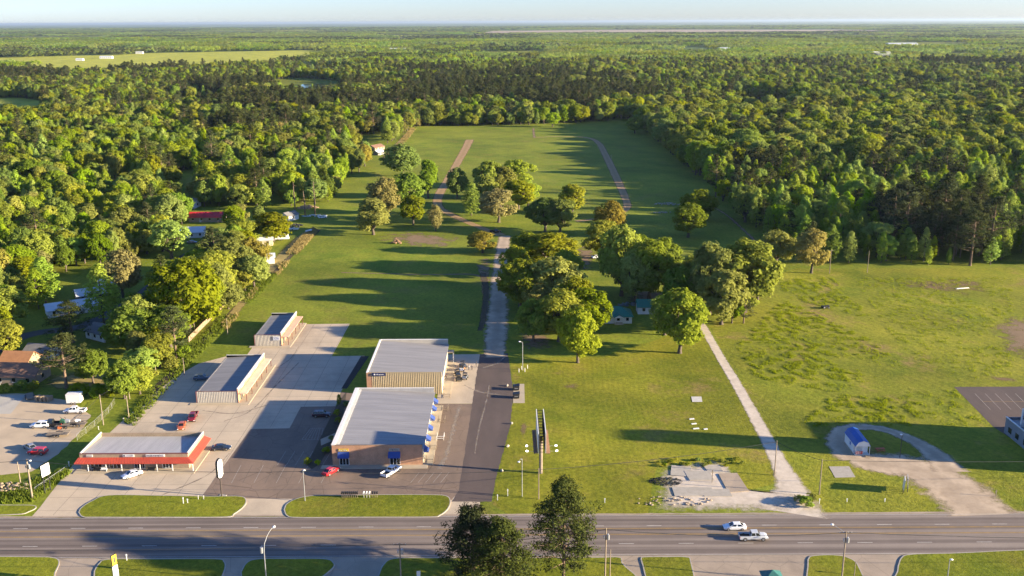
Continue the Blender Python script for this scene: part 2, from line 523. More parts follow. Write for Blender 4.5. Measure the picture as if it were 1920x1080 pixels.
# car parks
lot = sheet('concrete_lot', W([(60,968),(76,950),(97,922),(140,868),(205,812),(270,752),(330,706),(372,682),(425,668),(462,667),(480,642),(505,620),(548,608),(656,607),(622,668),(684,667),(640,733),(629,762),(900,762),(900,968)]), M_CONC, 0.016)
bl = sheet('asphalt_lot', W([(470,804.5),(543,803),(564,763),(632,761.5),(640,735),(828,757),(886,757.5),(861,921),(846,938),(376,934)]), M_BROWN, 0.022)
sheet('dark_driveway', W([(900,664),(952,662),(963,738),(956,800),(940,862),(928,902),(922,941),(846,941),(860,921),(880,795),(893,705)]), M_DARKA, 0.028, 0.12, 1.5)
sheet('side_apron', W([(833,665),(900,664),(886,757),(818,757)]), M_CONC, 0.024)

# saw-cut joints of the concrete
lp = W([(60,968),(76,950),(97,922),(140,868),(205,812),(270,752),(330,706),(372,682),(425,668),(462,667),(480,642),(505,620),(548,608),(656,607),(622,668),(684,667),(640,733),(629,762),(565,763),(543,803),(470,804),(380,930),(345,968)])
jm = MB()
for gx in range(-112, -34, 6):
    run = None
    for k in range(0, 280):
        y = 187.5 + k*0.5
        ins = inside(lp, gx, y)
        if ins and run is None: run = y
        if (not ins or k == 279) and run is not None:
            if y - run > 2: jm.box(gx-0.03, gx+0.03, run, y-0.5, 0.018, 0.021)
            run = None
for gy in range(190, 326, 6):
    run = None
    for k in range(0, 190):
        x = -122 + k*0.5
        ins = inside(lp, x, gy)
        if ins and run is None: run = x
        if (not ins) and run is not None:
            if x - run > 2: jm.box(run, x-0.5, gy-0.03, gy+0.03, 0.018, 0.021)
            run = None
jm.build('saw_joints', M_JOINT, lot)

# parking lines
def line(a, b, w, m, parent, z):
    a, b = Vector(a[:2]), Vector(b[:2]); d = (b-a).normalized(); n = Vector((-d.y, d.x))*w/2
    return MB().poly([(a.x-n.x,a.y-n.y,z),(b.x-n.x,b.y-n.y,z),(b.x+n.x,b.y+n.y,z),(a.x+n.x,a.y+n.y,z)]).build('parking_line', m, parent)
for i in range(9):
    x = 470 + i*24 - 0
    a = G(470-36+i*21, 906); b = G(470-18+i*21, 872)
    line(a, b, 0.1, M_JOINT if i % 2 else M_LINE, bl, 0.027)
for i in range(6): line(G(520+i*17, 872), G(536+i*17, 846), 0.1, M_LINE, bl, 0.027)
hp = [(566,824),(583,803),(606,803),(601,825)]
for a, b in zip(hp, hp[1:]+hp[:1]): line(G(*a), G(*b), 0.1, M_LINE, bl, 0.027)
for k in range(1, 6):
    t = k/6
    line(G(566+35*t,824+1*t), G(583+23*t*0.9,803), 0.08, M_LINE, bl, 0.027)
for i in range(5): line(G(770+i*14, 905), G(786+i*14, 886), 0.1, M_LINE, bl, 0.027)

# islands with kerbs
def island(name, pp, parent_kerb=True, gm=VERGE):
    wp = W(pp)
    S = smooth_line(wp+[wp[0]], 5)[:-1]
    S = [(p[0], p[1]) for p in S]
    a2 = sum(S[i][0]*S[(i+1)%len(S)][1]-S[(i+1)%len(S)][0]*S[i][1] for i in range(len(S)))
    if a2 < 0: S.reverse()
    k = len(S); inn = []
    for i in range(k):
        p0, p1 = Vector(S[i-1]), Vector(S[(i+1) % k]); d = (p1-p0).normalized()
        inn.append((S[i][0]-d.y*0.22, S[i][1]+d.x*0.22))
    mb = MB()
    for i in range(k):
        j = (i+1) % k
        o0, o1, i0, i1 = S[i], S[j], inn[i], inn[j]
        mb.poly([(*o0,0.02),(*o1,0.02),(*o1,0.15),(*o0,0.15)])
        mb.poly([(*o0,0.15),(*o1,0.15),(*i1,0.15),(*i0,0.15)])
    isl = sheet(name, inn, gm, 0.145)
    mb.build('kerb', M_KERB, isl)
    return isl
island('grass_island', [(147,962),(152,953),(172,940),(205,929),(300,929.5),(400,931),(450,931),(462,938),(458,950),(440,964),(422,970.5),(300,971),(180,971),(155,970)])
island('grass_island', [(532,957),(537,946),(555,936),(585,930),(640,929),(720,928),(800,928),(836,930),(845,940),(840,955),(825,967),(805,970.5),(680,971),(560,971.5),(538,968)])
island('grass_verge', [(-60,947),(20,947.5),(62,948),(68,953),(55,960),(32,965.5),(-60,966)])
for pp in ([(-90,1043.5),(60,1044.5),(100,1046),(112,1054),(104,1075),(85,1110),(-90,1110)],
           [(176,1072),(185,1058),(205,1049),(300,1048.5),(405,1048.5),(421,1054),(423,1066),(414,1090),(400,1120),(190,1120)],
           [(451,1074),(462,1056),(485,1048.5),(545,1048),(610,1048.5),(626,1056),(625,1066),(600,1086),(560,1110),(462,1110)],
           [(709,1080),(718,1060),(738,1048),(800,1046.5),(960,1046.5),(1120,1045.5),(1160,1045.5),(1167,1056),(1169,1110),(720,1120)],
           [(1201,1050),(1206,1045),(1250,1044.5),(1287,1045),(1296,1054),(1299,1110),(1225,1110)],
           [(1514,1050),(1522,1043),(1560,1041),(1590,1046),(1610,1062),(1618,1110),(1520,1110)],
           [(1683,1062),(1690,1046),(1708,1040),(1780,1038),(2000,1036),(2000,1110),(1700,1110)]):
    island('grass_island', pp)

# gravel lane, tracks, drives
SAND = soft_mat('sandy_gravel', (0.54,0.425,0.30), (0.33,0.25,0.17), 0.22, 0.48, 0.5, 0.3, track=0.35, tcol=(0.26,0.2,0.14))
DIRT = soft_mat('bare_dirt', (0.30,0.205,0.125), (0.20,0.14,0.085), 0.4, 0.22, 0.9, 0.2, amax=0.85)
RED = soft_mat('worn_red_soil', (0.27,0.17,0.095), (0.18,0.13,0.06), 0.3, 0.05, 1.0, 0.09, amax=0.7)
TRACK = soft_mat('rutted_track', (0.40,0.26,0.13), (0.28,0.175,0.085), 0.3, 0.60, 0.3, 0.25, track=0.3, tcol=(0.2,0.15,0.06))
PALE = soft_mat('pale_gravel', (0.62,0.53,0.42), (0.42,0.355,0.27), 0.35, 0.60, 0.35, 0.5)
DITCH = soft_mat('ditch_soil', (0.11,0.085,0.05), (0.05,0.042,0.025), 0.4, 0.45, 0.45, 0.3)
STRAW = soft_mat('dry_grass', (0.34,0.255,0.095), (0.22,0.18,0.06), 0.6, 0.5, 0.5, 0.4)
strip('gravel_lane', [(928,670,10.0),(929,640,11),(932,600,11.5),(936,550,11),(940,500,10.5),(943,465,9.5),(947,442,8.5)], SAND, 0.034)
strip('dirt_track', [(940,441,8),(915,432,6),(880,418,6),(845,402,6.5),(823,388,7),(822,368,7.5),(838,340,7.5),(858,305,8),(872,280,9),(881,262,10)], TRACK, 0.03)
strip('dirt_track', [(1080,415,5),(1120,410,5),(1160,400,5),(1176,388,6),(1170,365,6.5),(1152,325,7.5),(1135,290,7.5),(1122,268,7),(1100,258,5),(1050,256,4),(1000,258,3)], TRACK, 0.03)
strip('dirt_track', [(1000,240,5),(1001,252,6),(1002,258,5)], DIRT, 0.032)
strip('gravel_drive', [(1305,596,3),(1318,612,3.6),(1342,655,3.8),(1382,722,4.0),(1420,790,4.4),(1452,850,5.0),(1475,895,7),(1485,925,11),(1480,962,20)], PALE, 0.034)
strip('dirt_track', [(1338,388,4),(1365,405,4),(1395,432,4),(1420,456,4)], DIRT, 0.03)
soft_patch('broken_paving', [(1215,962),(1222,905),(1228,875),(1290,862),(1360,862),(1385,905),(1440,925),(1510,930),(1515,963),(1350,966)], PALE, 0.038)
strip('gravel_loop', [(1845,966,22),(1805,930,22),(1755,895,22),(1700,874,19),(1640,868,16),(1600,858,12)], SAND, 0.036)
strip('gravel_loop', [(1605,862,11),(1588,846,13),(1577,824,11),(1582,808,8),(1612,800,6.5),(1660,806,6),(1710,825,6.5),(1750,850,9),(1785,885,12)], SAND, 0.040)
soft_patch('worn_ground', [(1585,850),(1660,845),(1740,860),(1790,905),(1700,905),(1620,885)], SAND, 0.034)
soft_patch('worn_ground', [(770,425),(830,430),(900,440),(910,470),(830,478),(720,468),(660,450),(690,432)], DIRT, 0.02)
soft_patch('worn_ground', [(880,470),(930,455),(925,540),(910,620),(898,580),(895,520)], DIRT, 0.022)
soft_patch('worn_ground', [(955,600),(1010,590),(1060,640),(1050,672),(985,676),(955,650)], DIRT, 0.022)
soft_patch('worn_ground', [(1070,445),(1120,447),(1118,520),(1080,520)], DIRT, 0.022)
soft_patch('worn_ground', [(1130,540),(1250,530),(1330,545),(1330,580),(1200,578),(1120,575)], DIRT, 0.022)
soft_patch('worn_ground', [(1800,590),(1890,565),(2060,580),(2060,715),(1890,705),(1840,660)], DIRT, 0.022)
soft_patch('worn_ground', [(1560,510),(1800,506),(1960,520),(1900,580),(1720,570),(1600,545)], RED, 0.02)
soft_patch('worn_ground', [(1790,690),(1920,705),(1990,720),(1900,724),(1800,715)], RED, 0.024)
soft_patch('worn_ground', [(980,715),(1090,700),(1180,720),(1100,745),(1000,740)], RED, 0.02)
soft_patch('worn_ground', [(965,760),(990,745),(1000,800),(985,860),(968,850)], RED, 0.02)
strip('ditch', [(245,790,3),(300,722,4),(355,668,4),(400,620,3.5),(455,565,3.5),(500,525,3.5),(555,470,3.5),(600,430,3)], DITCH, 0.014)
strip('dry_grass_bank', [(490,525,6),(530,480,8),(556,455,9),(575,438,8),(590,428,5)], STRAW, 0.018)
strip('dry_grass_bank', [(722,296,8),(745,272,8),(772,243,8)], STRAW, 0.018)
strip('dry_grass_bank', [(430,600,4),(450,572,5),(480,540,4)], STRAW, 0.018)
# left yard, right car park, small slabs
sheet('yard_paving', W([(-160,742),(45,738),(135,752),(170,778),(150,812),(110,850),(60,885),(-160,905)]), mat('yard_concrete', (0.50,0.39,0.26), (0.38,0.30,0.205), 0.15, 0.9), 0.014, 0.3, 2)
sheet('yard_slab', W([(-60,742),(48,741),(20,776),(-80,776)]), mat('new_concrete', (0.44,0.41,0.35), None, 0.3, 0.85), 0.020)
rp_ = sheet('side_car_park', W([(1789,725.5),(2150,724),(2150,850),(1915,835),(1862,800)]), M_DARKA, 0.02)
for i in range(9): line(G(1828+i*19, 738), G(1857+i*19.5, 768), 0.12, M_LINE, rp_, 0.026)
line(G(1843,753), G(2010,753), 0.12, M_YEL, rp_, 0.026)
sheet('concrete_slab', W([(1554,875),(1592,874.5),(1604,895),(1566,896)]), M_KERB, 0.05)
sheet('concrete_slab', W([(1296,744),(1315,744),(1317,754),(1298,754)]), mat('pad_concrete', (0.55,0.52,0.45), None, 1, 0.85), 0.08)
strip('street', [(-80,700,7),(40,632,7),(150,612,7),(225,578,7),(272,548,7),(320,505,7),(352,478,6.5),(400,450,6.5),(440,425,6)], soft_mat('old_street', (0.10,0.10,0.10), (0.07,0.07,0.072), 0.2, 0.8, 0.08, 0.4), 0.02)
soft_patch('clearing', [(70,700),(200,690),(245,700),(235,735),(130,738),(60,728)], STRAW, 0.02)

# dust dragged over the asphalt
DUST = soft_mat('pale_dust', (0.42,0.36,0.29), (0.30,0.25,0.2), 0.5, 0.10, 1.0, 0.45, bump=0, amax=0.5)
strip('dust_streak', [(918,722,1.6),(910,760,1.3),(899,800,1.2),(890,850,1.0)], DUST, 0.034)
strip('dust_streak', [(905,690,2.5),(930,682,2.5),(946,670,2.0)], DUST, 0.036)
strip('dust_streak', [(862,762,3.0),(850,800,3.5),(838,850,3.5),(822,880,4.0)], DUST, 0.034)
strip('dust_streak', [(870,722,2.0),(900,735,2.0),(950,742,1.5)], DUST, 0.038)
TYRE = soft_mat('tyre_marks', (0.16,0.135,0.11), (0.11,0.095,0.08), 0.5, 0.1, 0.9, 0.4, bump=0, amax=0.45)
strip('footpath', [(640,511,2.5),(720,513,3),(800,515,3),(880,514,3.5),(905,520,4)], DIRT, 0.016)
strip('footpath', [(905,512,4),(912,545,4),(908,590,4),(900,620,3)], DITCH, 0.024)
for a in ([(300,930,1.5),(390,890,1.2),(430,850,1.0)], [(420,790,1.2),(470,770,1.2),(520,720,1.2),(560,680,1.2)], [(380,770,1.2),(440,775,1.4),(500,760,1.2)], [(520,690,.9),(545,672,.9),(560,650,.8)]):
    strip('tyre_mark', a, TYRE, 0.0225)
# ---------------------------------------------------------------- trees
L_OAK = leaf_mat('spring_leaves', (0.350,0.385,0.040), (0.240,0.275,0.030), 0.52, 0.28, 0.034)
L_DEEP = leaf_mat('deep_green_leaves', (0.235,0.315,0.036), (0.155,0.215,0.026), 0.48, 0.28, 0.03)
L_YOUNG = leaf_mat('fresh_leaves', (0.320,0.420,0.042), (0.230,0.310,0.032), 0.52, 0.3, 0.03)
L_PINE = leaf_mat('pine_needles', (0.085,0.100,0.030), (0.046,0.056,0.019), 0.2, 0.25, 0.04)
L_BUD = leaf_mat('budding_twigs', (0.330,0.300,0.065), (0.230,0.205,0.048), 0.4, 0.2, 0.04)

def quads_mesh(name, c, n, s, asp, rs):
    """leaf-sized diamonds at c facing n"""
    k = len(c)
    t = rs.normal(size=(k, 3)); t -= (t*n).sum(1, keepdims=True)*n; t /= np.linalg.norm(t, axis=1, keepdims=True) + 1e-9
    b = np.cross(n, t)
    s = s[:, None]
    V = np.stack([c - t*s, c + b*s*asp, c + t*s, c - b*s*asp], 1).reshape(-1, 3)
    return V

def mesh_quads(name, V, m):
    k = len(V)//4
    me = bpy.data.meshes.new(name)
    me.vertices.add(4*k); me.vertices.foreach_set('co', V.astype(np.float32).ravel())
    me.loops.add(4*k); me.loops.foreach_set('vertex_index', np.arange(4*k, dtype=np.int32))
    me.polygons.add(k)
    me.polygons.foreach_set('loop_start', np.arange(0, 4*k, 4, dtype=np.int32))
    me.polygons.foreach_set('loop_total', np.full(k, 4, dtype=np.int32))
    me.update(calc_edges=True)
    me.materials.append(m)
    return me

def nrm(a): return a/(np.linalg.norm(a, axis=-1, keepdims=True)+1e-9)

def clumps_to_leaves(rs, cl, cd, rad, per, size, asp=0.6, out=0.75, rnd=0.5, up=0.5, flat=0.75):
    k = len(cl)
    d = nrm(rs.normal(size=(k*per, 3)))
    C = np.repeat(cl, per, 0); D = np.repeat(cd, per, 0); RR = np.repeat(rad, per)[:, None]
    r = RR*np.cbrt(rs.uniform(0.15, 1, (k*per, 1)))
    off = d*r; off[:, 2] *= flat
    P = C + off
    n = nrm(D*out*0.6 + d*out*0.6 + nrm(rs.normal(size=(k*per, 3)))*rnd + np.array([0, 0, up]))
    s = rs.uniform(0.6, 1.25, k*per)*size
    return quads_mesh('x', P, n, s, asp, rs)

def crown_oak(seed, m, rx=6.0, rz=6.4, zc=7.5, lobes=28, clumps=18, per=24, size=0.385, name='crown'):
    rs = np.random.RandomState(seed)
    dirs = nrm(rs.normal(size=(lobes, 3)) + np.array([0, 0, 0.25]))
    dirs[0] = (0, 0, 1)
    lc = dirs*np.array([rx, rx, rz])*rs.uniform(0.45, 0.66, (lobes, 1))
    lr = rs.uniform(0.30, 0.46, lobes)*rx
    stretch = np.array([rs.uniform(0.85, 1.15), rs.uniform(0.85, 1.15), 1])
    CL, CD, RA = [], [], []
    for c, r in zip(lc, lr):
        d = nrm(rs.normal(size=(clumps, 3)) + nrm(c)[None]*0.7 + np.array([0, 0, 0.15]))
        p = c + d*r*rs.uniform(0.72, 1.05, (clumps, 1))*np.array([1, 1, 0.85])
        CL.append(p); CD.append(nrm(d + nrm(p)*0.6)); RA.append(rs.uniform(0.6, 1.15, clumps)*rx/6)
    CL = np.concatenate(CL)*stretch; CD = np.concatenate(CD); RA = np.concatenate(RA)
    CL[:, 2] = np.maximum(CL[:, 2], -rz*0.82) + zc
    V = clumps_to_leaves(rs, CL, CD, RA, per, size*rx/6)
    return mesh_quads(name, V, m), CL, lc*stretch + np.array([0, 0, zc])

def limb(mb, a, b, ra, rb, rr, k=6, n=3, bow=0.12):
    a, b = Vector(a), Vector(b); L = (b-a).length
    pts = [a]
    for i in range(1, n):
        pts.append(a.lerp(b, i/n) + Vector((rr.uniform(-1,1), rr.uniform(-1,1), rr.uniform(-0.3,0.6)))*L*bow)
    pts.append(b)
    for i in range(n):
        mb.tube(pts[i], pts[i+1], ra+(rb-ra)*i/n, ra+(rb-ra)*(i+1)/n, k, cap=False)

def trunk_oak(seed, targets, zfork=2.4, r0=0.42, m=None, name='trunk'):
    rr = random.Random(seed); mb = MB()
    mb.tube((0,0,-0.3), (0,0,0.5), r0*1.5, r0*1.05, 9, cap=False)
    mb.tube((0,0,0.5), (rr.uniform(-.2,.2), rr.uniform(-.2,.2), zfork), r0*1.05, r0*0.8, 9, cap=False)
    for t in targets:
        z = zfork*rr.uniform(0.8, 1.0)
        limb(mb, (0,0,z), (t[0]*0.9, t[1]*0.9, t[2]), r0*0.5, 0.07, rr)
    return mb.mesh(name, True)

def crown_young(seed, m, h=14.0, r=2.7, name='crown'):
    rs = np.random.RandomState(seed)
    k = 150
    t = rs.uniform(0, 1, k)**0.85
    a = rs.uniform(0, 2*math.pi, k)
    prof = r*np.sin(np.pi*np.clip(0.16+0.84*t, 0, 1))**0.75*(1-0.25*t)*rs.uniform(0.55, 1.1, k)
    z = h*0.14 + t*h*0.86
    CL = np.stack([np.cos(a)*prof, np.sin(a)*prof, z], 1)
    CD = nrm(np.stack([np.cos(a), np.sin(a), 0.35+0*a], 1))
    V = clumps_to_leaves(rs, CL, CD, rs.uniform(0.5, 0.95, k), 18, 0.33, flat=1.1)
    top = np.array([[0, 0, h*0.985]]*3)+rs.normal(size=(3, 3))*0.2
    V2 = clumps_to_leaves(rs, top, np.array([[0, 0, 1.0]]*3), np.full(3, 0.4), 14, 0.24)
    return mesh_quads(name, np.concatenate([V, V2]), m)

def trunk_young(seed, h=14.0, name='trunk'):
    rr = random.Random(seed); mb = MB()
    mb.tube((0,0,-0.3), (0,0,h*0.5), 0.2, 0.12, 7, cap=False); mb.tube((0,0,h*0.5), (0,0,h*0.93), 0.12, 0.03, 7, cap=False)
    for i in range(9):
        z = h*rr.uniform(0.2, 0.75); a = rr.uniform(0, 6.28)
        limb(mb, (0,0,z), (math.cos(a)*1.7, math.sin(a)*1.7, z+rr.uniform(0.6,1.6)), 0.06, 0.02, rr, 5, 2)
    return mb.mesh(name, True)

def pine(seed, m, h=20.0, r=3.8, base=0.42, nl=46, per=30, size=0.30, cname='crown', tname='trunk', lean=0.0):
    rs = np.random.RandomState(seed); rr = random.Random(seed); mb = MB()
    sway = (rr.uniform(-.5,.5), rr.uniform(-.5,.5))
    def ax(z): return Vector((sway[0]*(z/h)**2 + lean*z, sway[1]*(z/h)**2, z))
    zs = [-0.3, 0.6, h*0.3, h*0.6, h*0.85, h*0.98]; rd = [0.34*h/20*k for k in (1.35, 1.0, 0.85, 0.6, 0.3, 0.08)]
    for i in range(5): mb.tube(ax(zs[i]), ax(zs[i+1]), rd[i], rd[i+1], 8, cap=False)
    CL, CD, RA = [], [], []
    for i in range(nl):
        t = (i+0.5)/nl
        z = h*(base + (1-base)*t)
        a = rr.uniform(0, 6.28) + i*2.4
        reach = r*(0.55+0.75*math.sin(math.pi*min(1, 0.18+0.80*t))**1.0)*(1.08-0.72*t)*rr.uniform(0.6, 1.15)
        p = ax(z); e = p + Vector((math.cos(a)*reach, math.sin(a)*reach, reach*rr.uniform(0.05, 0.5)))
        limb(mb, p, e, 0.09*(1.15-t), 0.025, rr, 5, 2, 0.08)
        for q in range(4):
            f = rr.uniform(0.45, 1.08)
            c = p.lerp(e, f) + Vector((rr.uniform(-.5,.5), rr.uniform(-.5,.5), rr.uniform(-.1,.5)))*(0.3+reach*0.2)
            CL.append(c); CD.append(nrm(np.array([math.cos(a)*0.7, math.sin(a)*0.7, 0.8]))); RA.append(rr.uniform(0.45, 0.9)*r/3.8)
    for q in range(5): CL.append(ax(h*0.97)+Vector((rr.uniform(-.6,.6), rr.uniform(-.6,.6), rr.uniform(-.3,.4)))); CD.append(np.array([0,0,1.0])); RA.append(0.6)
    CL = np.array([tuple(c) for c in CL]); CD = np.array(CD); RA = np.array(RA)
    V = clumps_to_leaves(rs, CL, CD, RA, per//2, size, asp=0.35, out=0.7, rnd=0.8, flat=0.7)
    return mesh_quads(cname, V, m), mb.mesh(tname, True)

PROTO = []          # (crown mesh, trunk mesh, natural height, crown radius, kind)
def add_oak(seed, m, **k):
    cm, cl, lc = crown_oak(seed, m, **k)
    tg = [tuple(lc[i]) for i in range(0, len(lc), 2)]
    tm = trunk_oak(seed, tg); tm.materials.append(M_BARK)
    zc = max(v.co.z for v in cm.vertices)
    PROTO.append((cm, tm, zc, k.get('rx', 6.0)))
for sd in range(4): add_oak(100+sd, L_OAK)                                            # 0-3 round spring green
for sd in range(2): add_oak(120+sd, L_DEEP, rz=6.4, zc=7.9)                             # 4-5 deep green
for sd in range(2): add_oak(130+sd, L_YOUNG, rx=5.0, rz=7.0, zc=8.4)                    # 6-7 bright tall round
for sd in range(2): add_oak(140+sd, L_BUD, per=16, size=0.36)                           # 8-9 budding, thin
for sd in range(4):                                                                     # 10-13 young pointed
    cm = crown_young(200+sd, L_YOUNG, 14+sd*0.6, 2.5+0.25*sd); tm = trunk_young(200+sd, 14+sd*0.6); tm.materials.append(M_BARK)
    PROTO.append((cm, tm, 14+sd*0.6, 2.6))
for sd in range(3):                                                                     # 14-16 pines
    cm, tm = pine(300+sd, L_PINE, 20, 4.6, 0.24+0.05*sd, 60, 40); tm.materials.append(M_PBARK)
    PROTO.append((cm, tm, 20.0, 4.3))

def plant(k, x, y, h, w=None, rz=None, label='', cat='tree', group=None, name='tree', z=0.0):
    cm, tm, h0, r0 = PROTO[k]
    s = h/h0
    sx = s if w is None else w/2/r0
    e = empty(name, (x, y, z), RND.uniform(0, 6.28) if rz is None else rz, label, cat, group)
    e.scale = (sx, sx, s)
    link('trunk', tm, None, e); link('crown', cm, None, e)
    return e

# --- trees standing in the open, one by one: (px, py of the foot, py of the top, crown width px, prototype, label)
def px_w(py, w):
    a, b = G(960-w/2, py), G(960+w/2, py); return (b-a).length
OPEN = [
 (985,505,436,62,0,'leafy oak by the top end of the gravel lane, left of a wider oak'),
 (1032,515,438,92,1,'wide oak right of the top end of the gravel lane'),
 (975,575,487,72,2,'oak leaning over the gravel lane midway along its right side'),
 (1042,578,486,100,3,'broad oak behind the tall front oak in the lane-side grove'),
 (1012,600,535,60,8,'thin budding pinkish tree within the lane-side grove'),
 (1048,640,545,88,0,'tall yellow-green oak near the front of the lane-side grove'),
 (1103,628,542,72,2,'oak at the right rim of the lane-side grove beside the green-roofed house'),
 (1083,680,578,66,1,'frontmost oak of the lane-side grove with its trunk showing on the lawn'),
 (1000,640,560,62,4,'darker tree on the lane side of the grove'),
 (1142,445,377,50,8,'pale budding tree right of the track loop bend'),
 (1130,480,414,62,1,'oak just below the pale budding tree'),
 (1165,555,426,84,3,'tall oak behind the green-roofed house'),
 (1216,565,450,84,0,'spreading yellow-green oak behind the white garage'),
 (1243,505,446,52,2,'smaller oak at the back of the grove behind the white garage'),
 (1192,500,440,60,5,'dark green oak in the middle of the grove behind the house'),
 (1272,590,500,56,4,'oak between the garage grove and the large right-hand oaks'),
 (1330,590,455,74,0,'oak at the left of the large clump beside the pale drive'),
 (1395,585,450,108,1,'largest wide oak of the clump beside the pale drive'),
 (1352,608,506,86,3,'lower front oak of the clump beside the pale drive'),
 (1372,606,556,36,5,'small dark tree at the foot of the big clump by the drive'),
 (1394,606,560,32,14,'small dark pine at the right foot of the big clump by the drive'),
 (1274,662,545,90,3,'big round lawn oak left of the pale gravel drive with dark trunk'),
 (1246,628,557,54,6,'bright green tree behind the big round lawn oak'),
 (1298,622,557,46,5,'dark tree behind the right side of the big lawn oak'),
 (1455,497,433,64,3,'round oak at the corner of the right-hand wood'),
 (1521,512,430,58,8,'lone thin-crowned tree with bare trunk at the edge of the right field'),
 (1290,445,382,62,0,'round oak alone on the shaded grass right of the track loop'),
 (1310,412,356,56,2,'round oak just behind the lone shaded-grass oak'),
 (935,417,354,66,8,'rounded yellow tree alone inside the track loop'),
 (972,392,338,62,0,'oak right behind the yellow tree inside the track loop'),
 (915,372,302,52,3,'tallest oak at the back left of the loop clump'),
 (970,352,300,62,1,'oak at the back right of the loop clump'),
 (942,372,312,46,2,'oak in the middle of the loop clump'),
 (910,385,326,44,0,'front left oak of the loop clump'),
 (990,388,340,38,6,'bright green tree at the right rim of the loop clump'),
 (857,372,314,34,4,'small dark oak close to the left dirt track'),
 (884,404,346,32,10,'narrow green tree left of the yellow tree'),
 (1022,434,372,62,5,'dark oak at the lower end of the track loop'),
 (1050,437,374,54,6,'bright green tree beside the dark oak below the loop'),
 (1073,402,345,46,0,'round yellow-green tree near the lower right of the loop'),
 (700,440,372,66,3,'oak standing forward on the grass left of the track'),
 (722,412,333,54,8,'pale budding oak behind the forward oak left of the track'),
 (766,402,325,52,6,'tall bright tree left of the dirt track bend'),
 (775,422,366,44,0,'smaller oak beneath the tall bright tree'),
 (803,372,300,40,7,'egg-shaped green tree beside the left dirt track'),
 (755,330,270,64,4,'round dark oak at the left edge of the far field'),
 (1062,548,470,66,0,'oak filling the right middle of the lane-side grove'),
 (966,540,462,54,1,'oak on the lane verge between the top and middle of the grove'),
 (1078,604,520,60,1,'oak left of the bungalow within the grove'),
 (1190,568,472,60,0,'oak close behind the bungalow roof'),
 (1254,548,470,60,3,'oak between the two groves behind the garage'),
 (1306,562,478,60,2,'oak joining the garage grove to the big right clump'),
 (1420,562,482,56,0,'oak at the right rim of the big clump by the drive'),
 (817,434,385,24,9,'twiggy bare sapling left of the track bend'),
 (905,474,434,52,8,'low brush heap tree at the head of the gravel lane'),
 (1036,238,211,22,6,'small bright tree at the far end of the field'),
 (1190,250,218,32,4,'small grey-green tree at the far right corner of the field'),
 (355,622,487,108,2,'huge yellow-green tree behind the board fence'),
 (320,652,575,72,6,'bright tree left of the near end of the board fence'),
 (248,662,574,82,4,'wide dark green tree above the small white house'),
 (408,560,470,80,0,'tall tree behind the ditch at the middle of the street'),
 (438,532,448,74,1,'large oak behind the ditch near the white trailers'),
 (195,606,503,46,12,'pointed bright green tree by the white-roofed house'),
 (86,568,488,46,11,'pointed light green tree at left, deeper in the wood'),
 (18,668,600,58,0,'round tree at the left edge above the brown-roofed house'),
 (137,642,570,64,15,'dark pine beside the bend of the street'),
 (125,728,630,66,16,'ragged dark cedar in front of the brown-roofed house'),
 (322,485,414,66,7,'bright light green tree left of the street'),
 (455,460,412,54,1,'oak below the red-roofed house'),
 (457,478,432,42,2,'small tree in front of the white trailers'),
 (512,452,400,72,3,'round tree behind the white trailers'),
 (232,560,470,66,8,'hazy grey-green tree beyond the white-roofed house'),
 (270,705,655,58,6,'low leafy tree beside the ditch at the back of the yard'),
 (175,718,655,50,4,'low green tree left of the yard clearing'),
 (300,690,625,60,0,'shrubby tree at the ditch bank below the board fence'),
]
for px, py, top, w, k, lab in OPEN:
    p = G(px, py)
    plant(k, p.x, p.y, HGT(px, py, top)*1.04, px_w(py, w)*1.18, label=lab, group='trees standing in the open')
N_OPEN = len(OPEN)
# the three big pines in front, on the near verge
for i, (x, y, h, r, sd, nl, base, lab) in enumerate([
    (-7.6, 161.5, 15.0, 6.0, 411, 120, 0.14, 'dark round-topped pine at the left of the near verge clump'),
    (-2.2, 157.5, 14.6, 6.4, 422, 130, 0.08, 'sunlit bushy pine in the middle of the near verge clump'),
    (9.6, 161.8, 20.6, 5.8, 433, 150, 0.16, 'tallest pine on the near verge, trunks showing at its right')]):
    cm, tm = pine(sd, leaf_mat('verge_pine_needles_%d' % i, (0.080,0.098,0.020) if i else (0.046,0.058,0.016), (0.040,0.052,0.012) if i else (0.022,0.030,0.009), 0.2, 0.06, 0.01), h, r, base, nl, 52, 0.30)
    tm.materials.append(M_PBARK)
    e = empty('pine_tree', (x, y, 0.14), 0.7*i, lab, 'tree', 'pines on the near verge')
    link('trunk', tm, None, e); link('crown', cm, None, e)

# --- the woods
from mathutils import noise as mnoise
P_CLEAR = [
 W([(90,960),(140,905),(245,780),(300,715),(365,650),(440,580),(520,500),(600,418),(640,360),(700,296),(772,240),(800,237),(1000,235),(1130,227),(1190,224),(1218,255),(1282,308),(1332,362),(1380,402),(1430,450),(1500,492),(1700,500),(4200,503),(4200,1000),(90,1000)]),
 W([(-300,735),(60,730),(200,735),(245,760),(120,960),(-300,1000)]),
 W([(60,696),(235,690),(245,735),(60,735)]),
 W([(-40,655),(100,655),(105,728),(-40,728)]),
 W([(95,520),(215,500),(310,470),(310,545),(240,640),(150,660),(95,640)]),
 W([(165,588),(235,588),(235,665),(165,665)]),
 W([(345,388),(435,388),(430,460),(350,460)]),
 W([(60,640),(240,640),(245,700),(60,700)]),
 W([(330,505),(345,455),(420,425),(435,448),(385,495),(345,525)]),
 W([(450,425),(590,412),(600,440),(520,510),(450,505)]),
 W([(500,395),(620,380),(640,400),(560,440),(500,425)]),
 W([(660,255),(725,250),(725,300),(660,300)]),
 W([(210,340),(260,335),(262,372),(210,372)]), W([(335,372),(372,372),(372,400),(335,400)]),
 W([(555,255),(610,255),(610,280),(555,280)]),
]
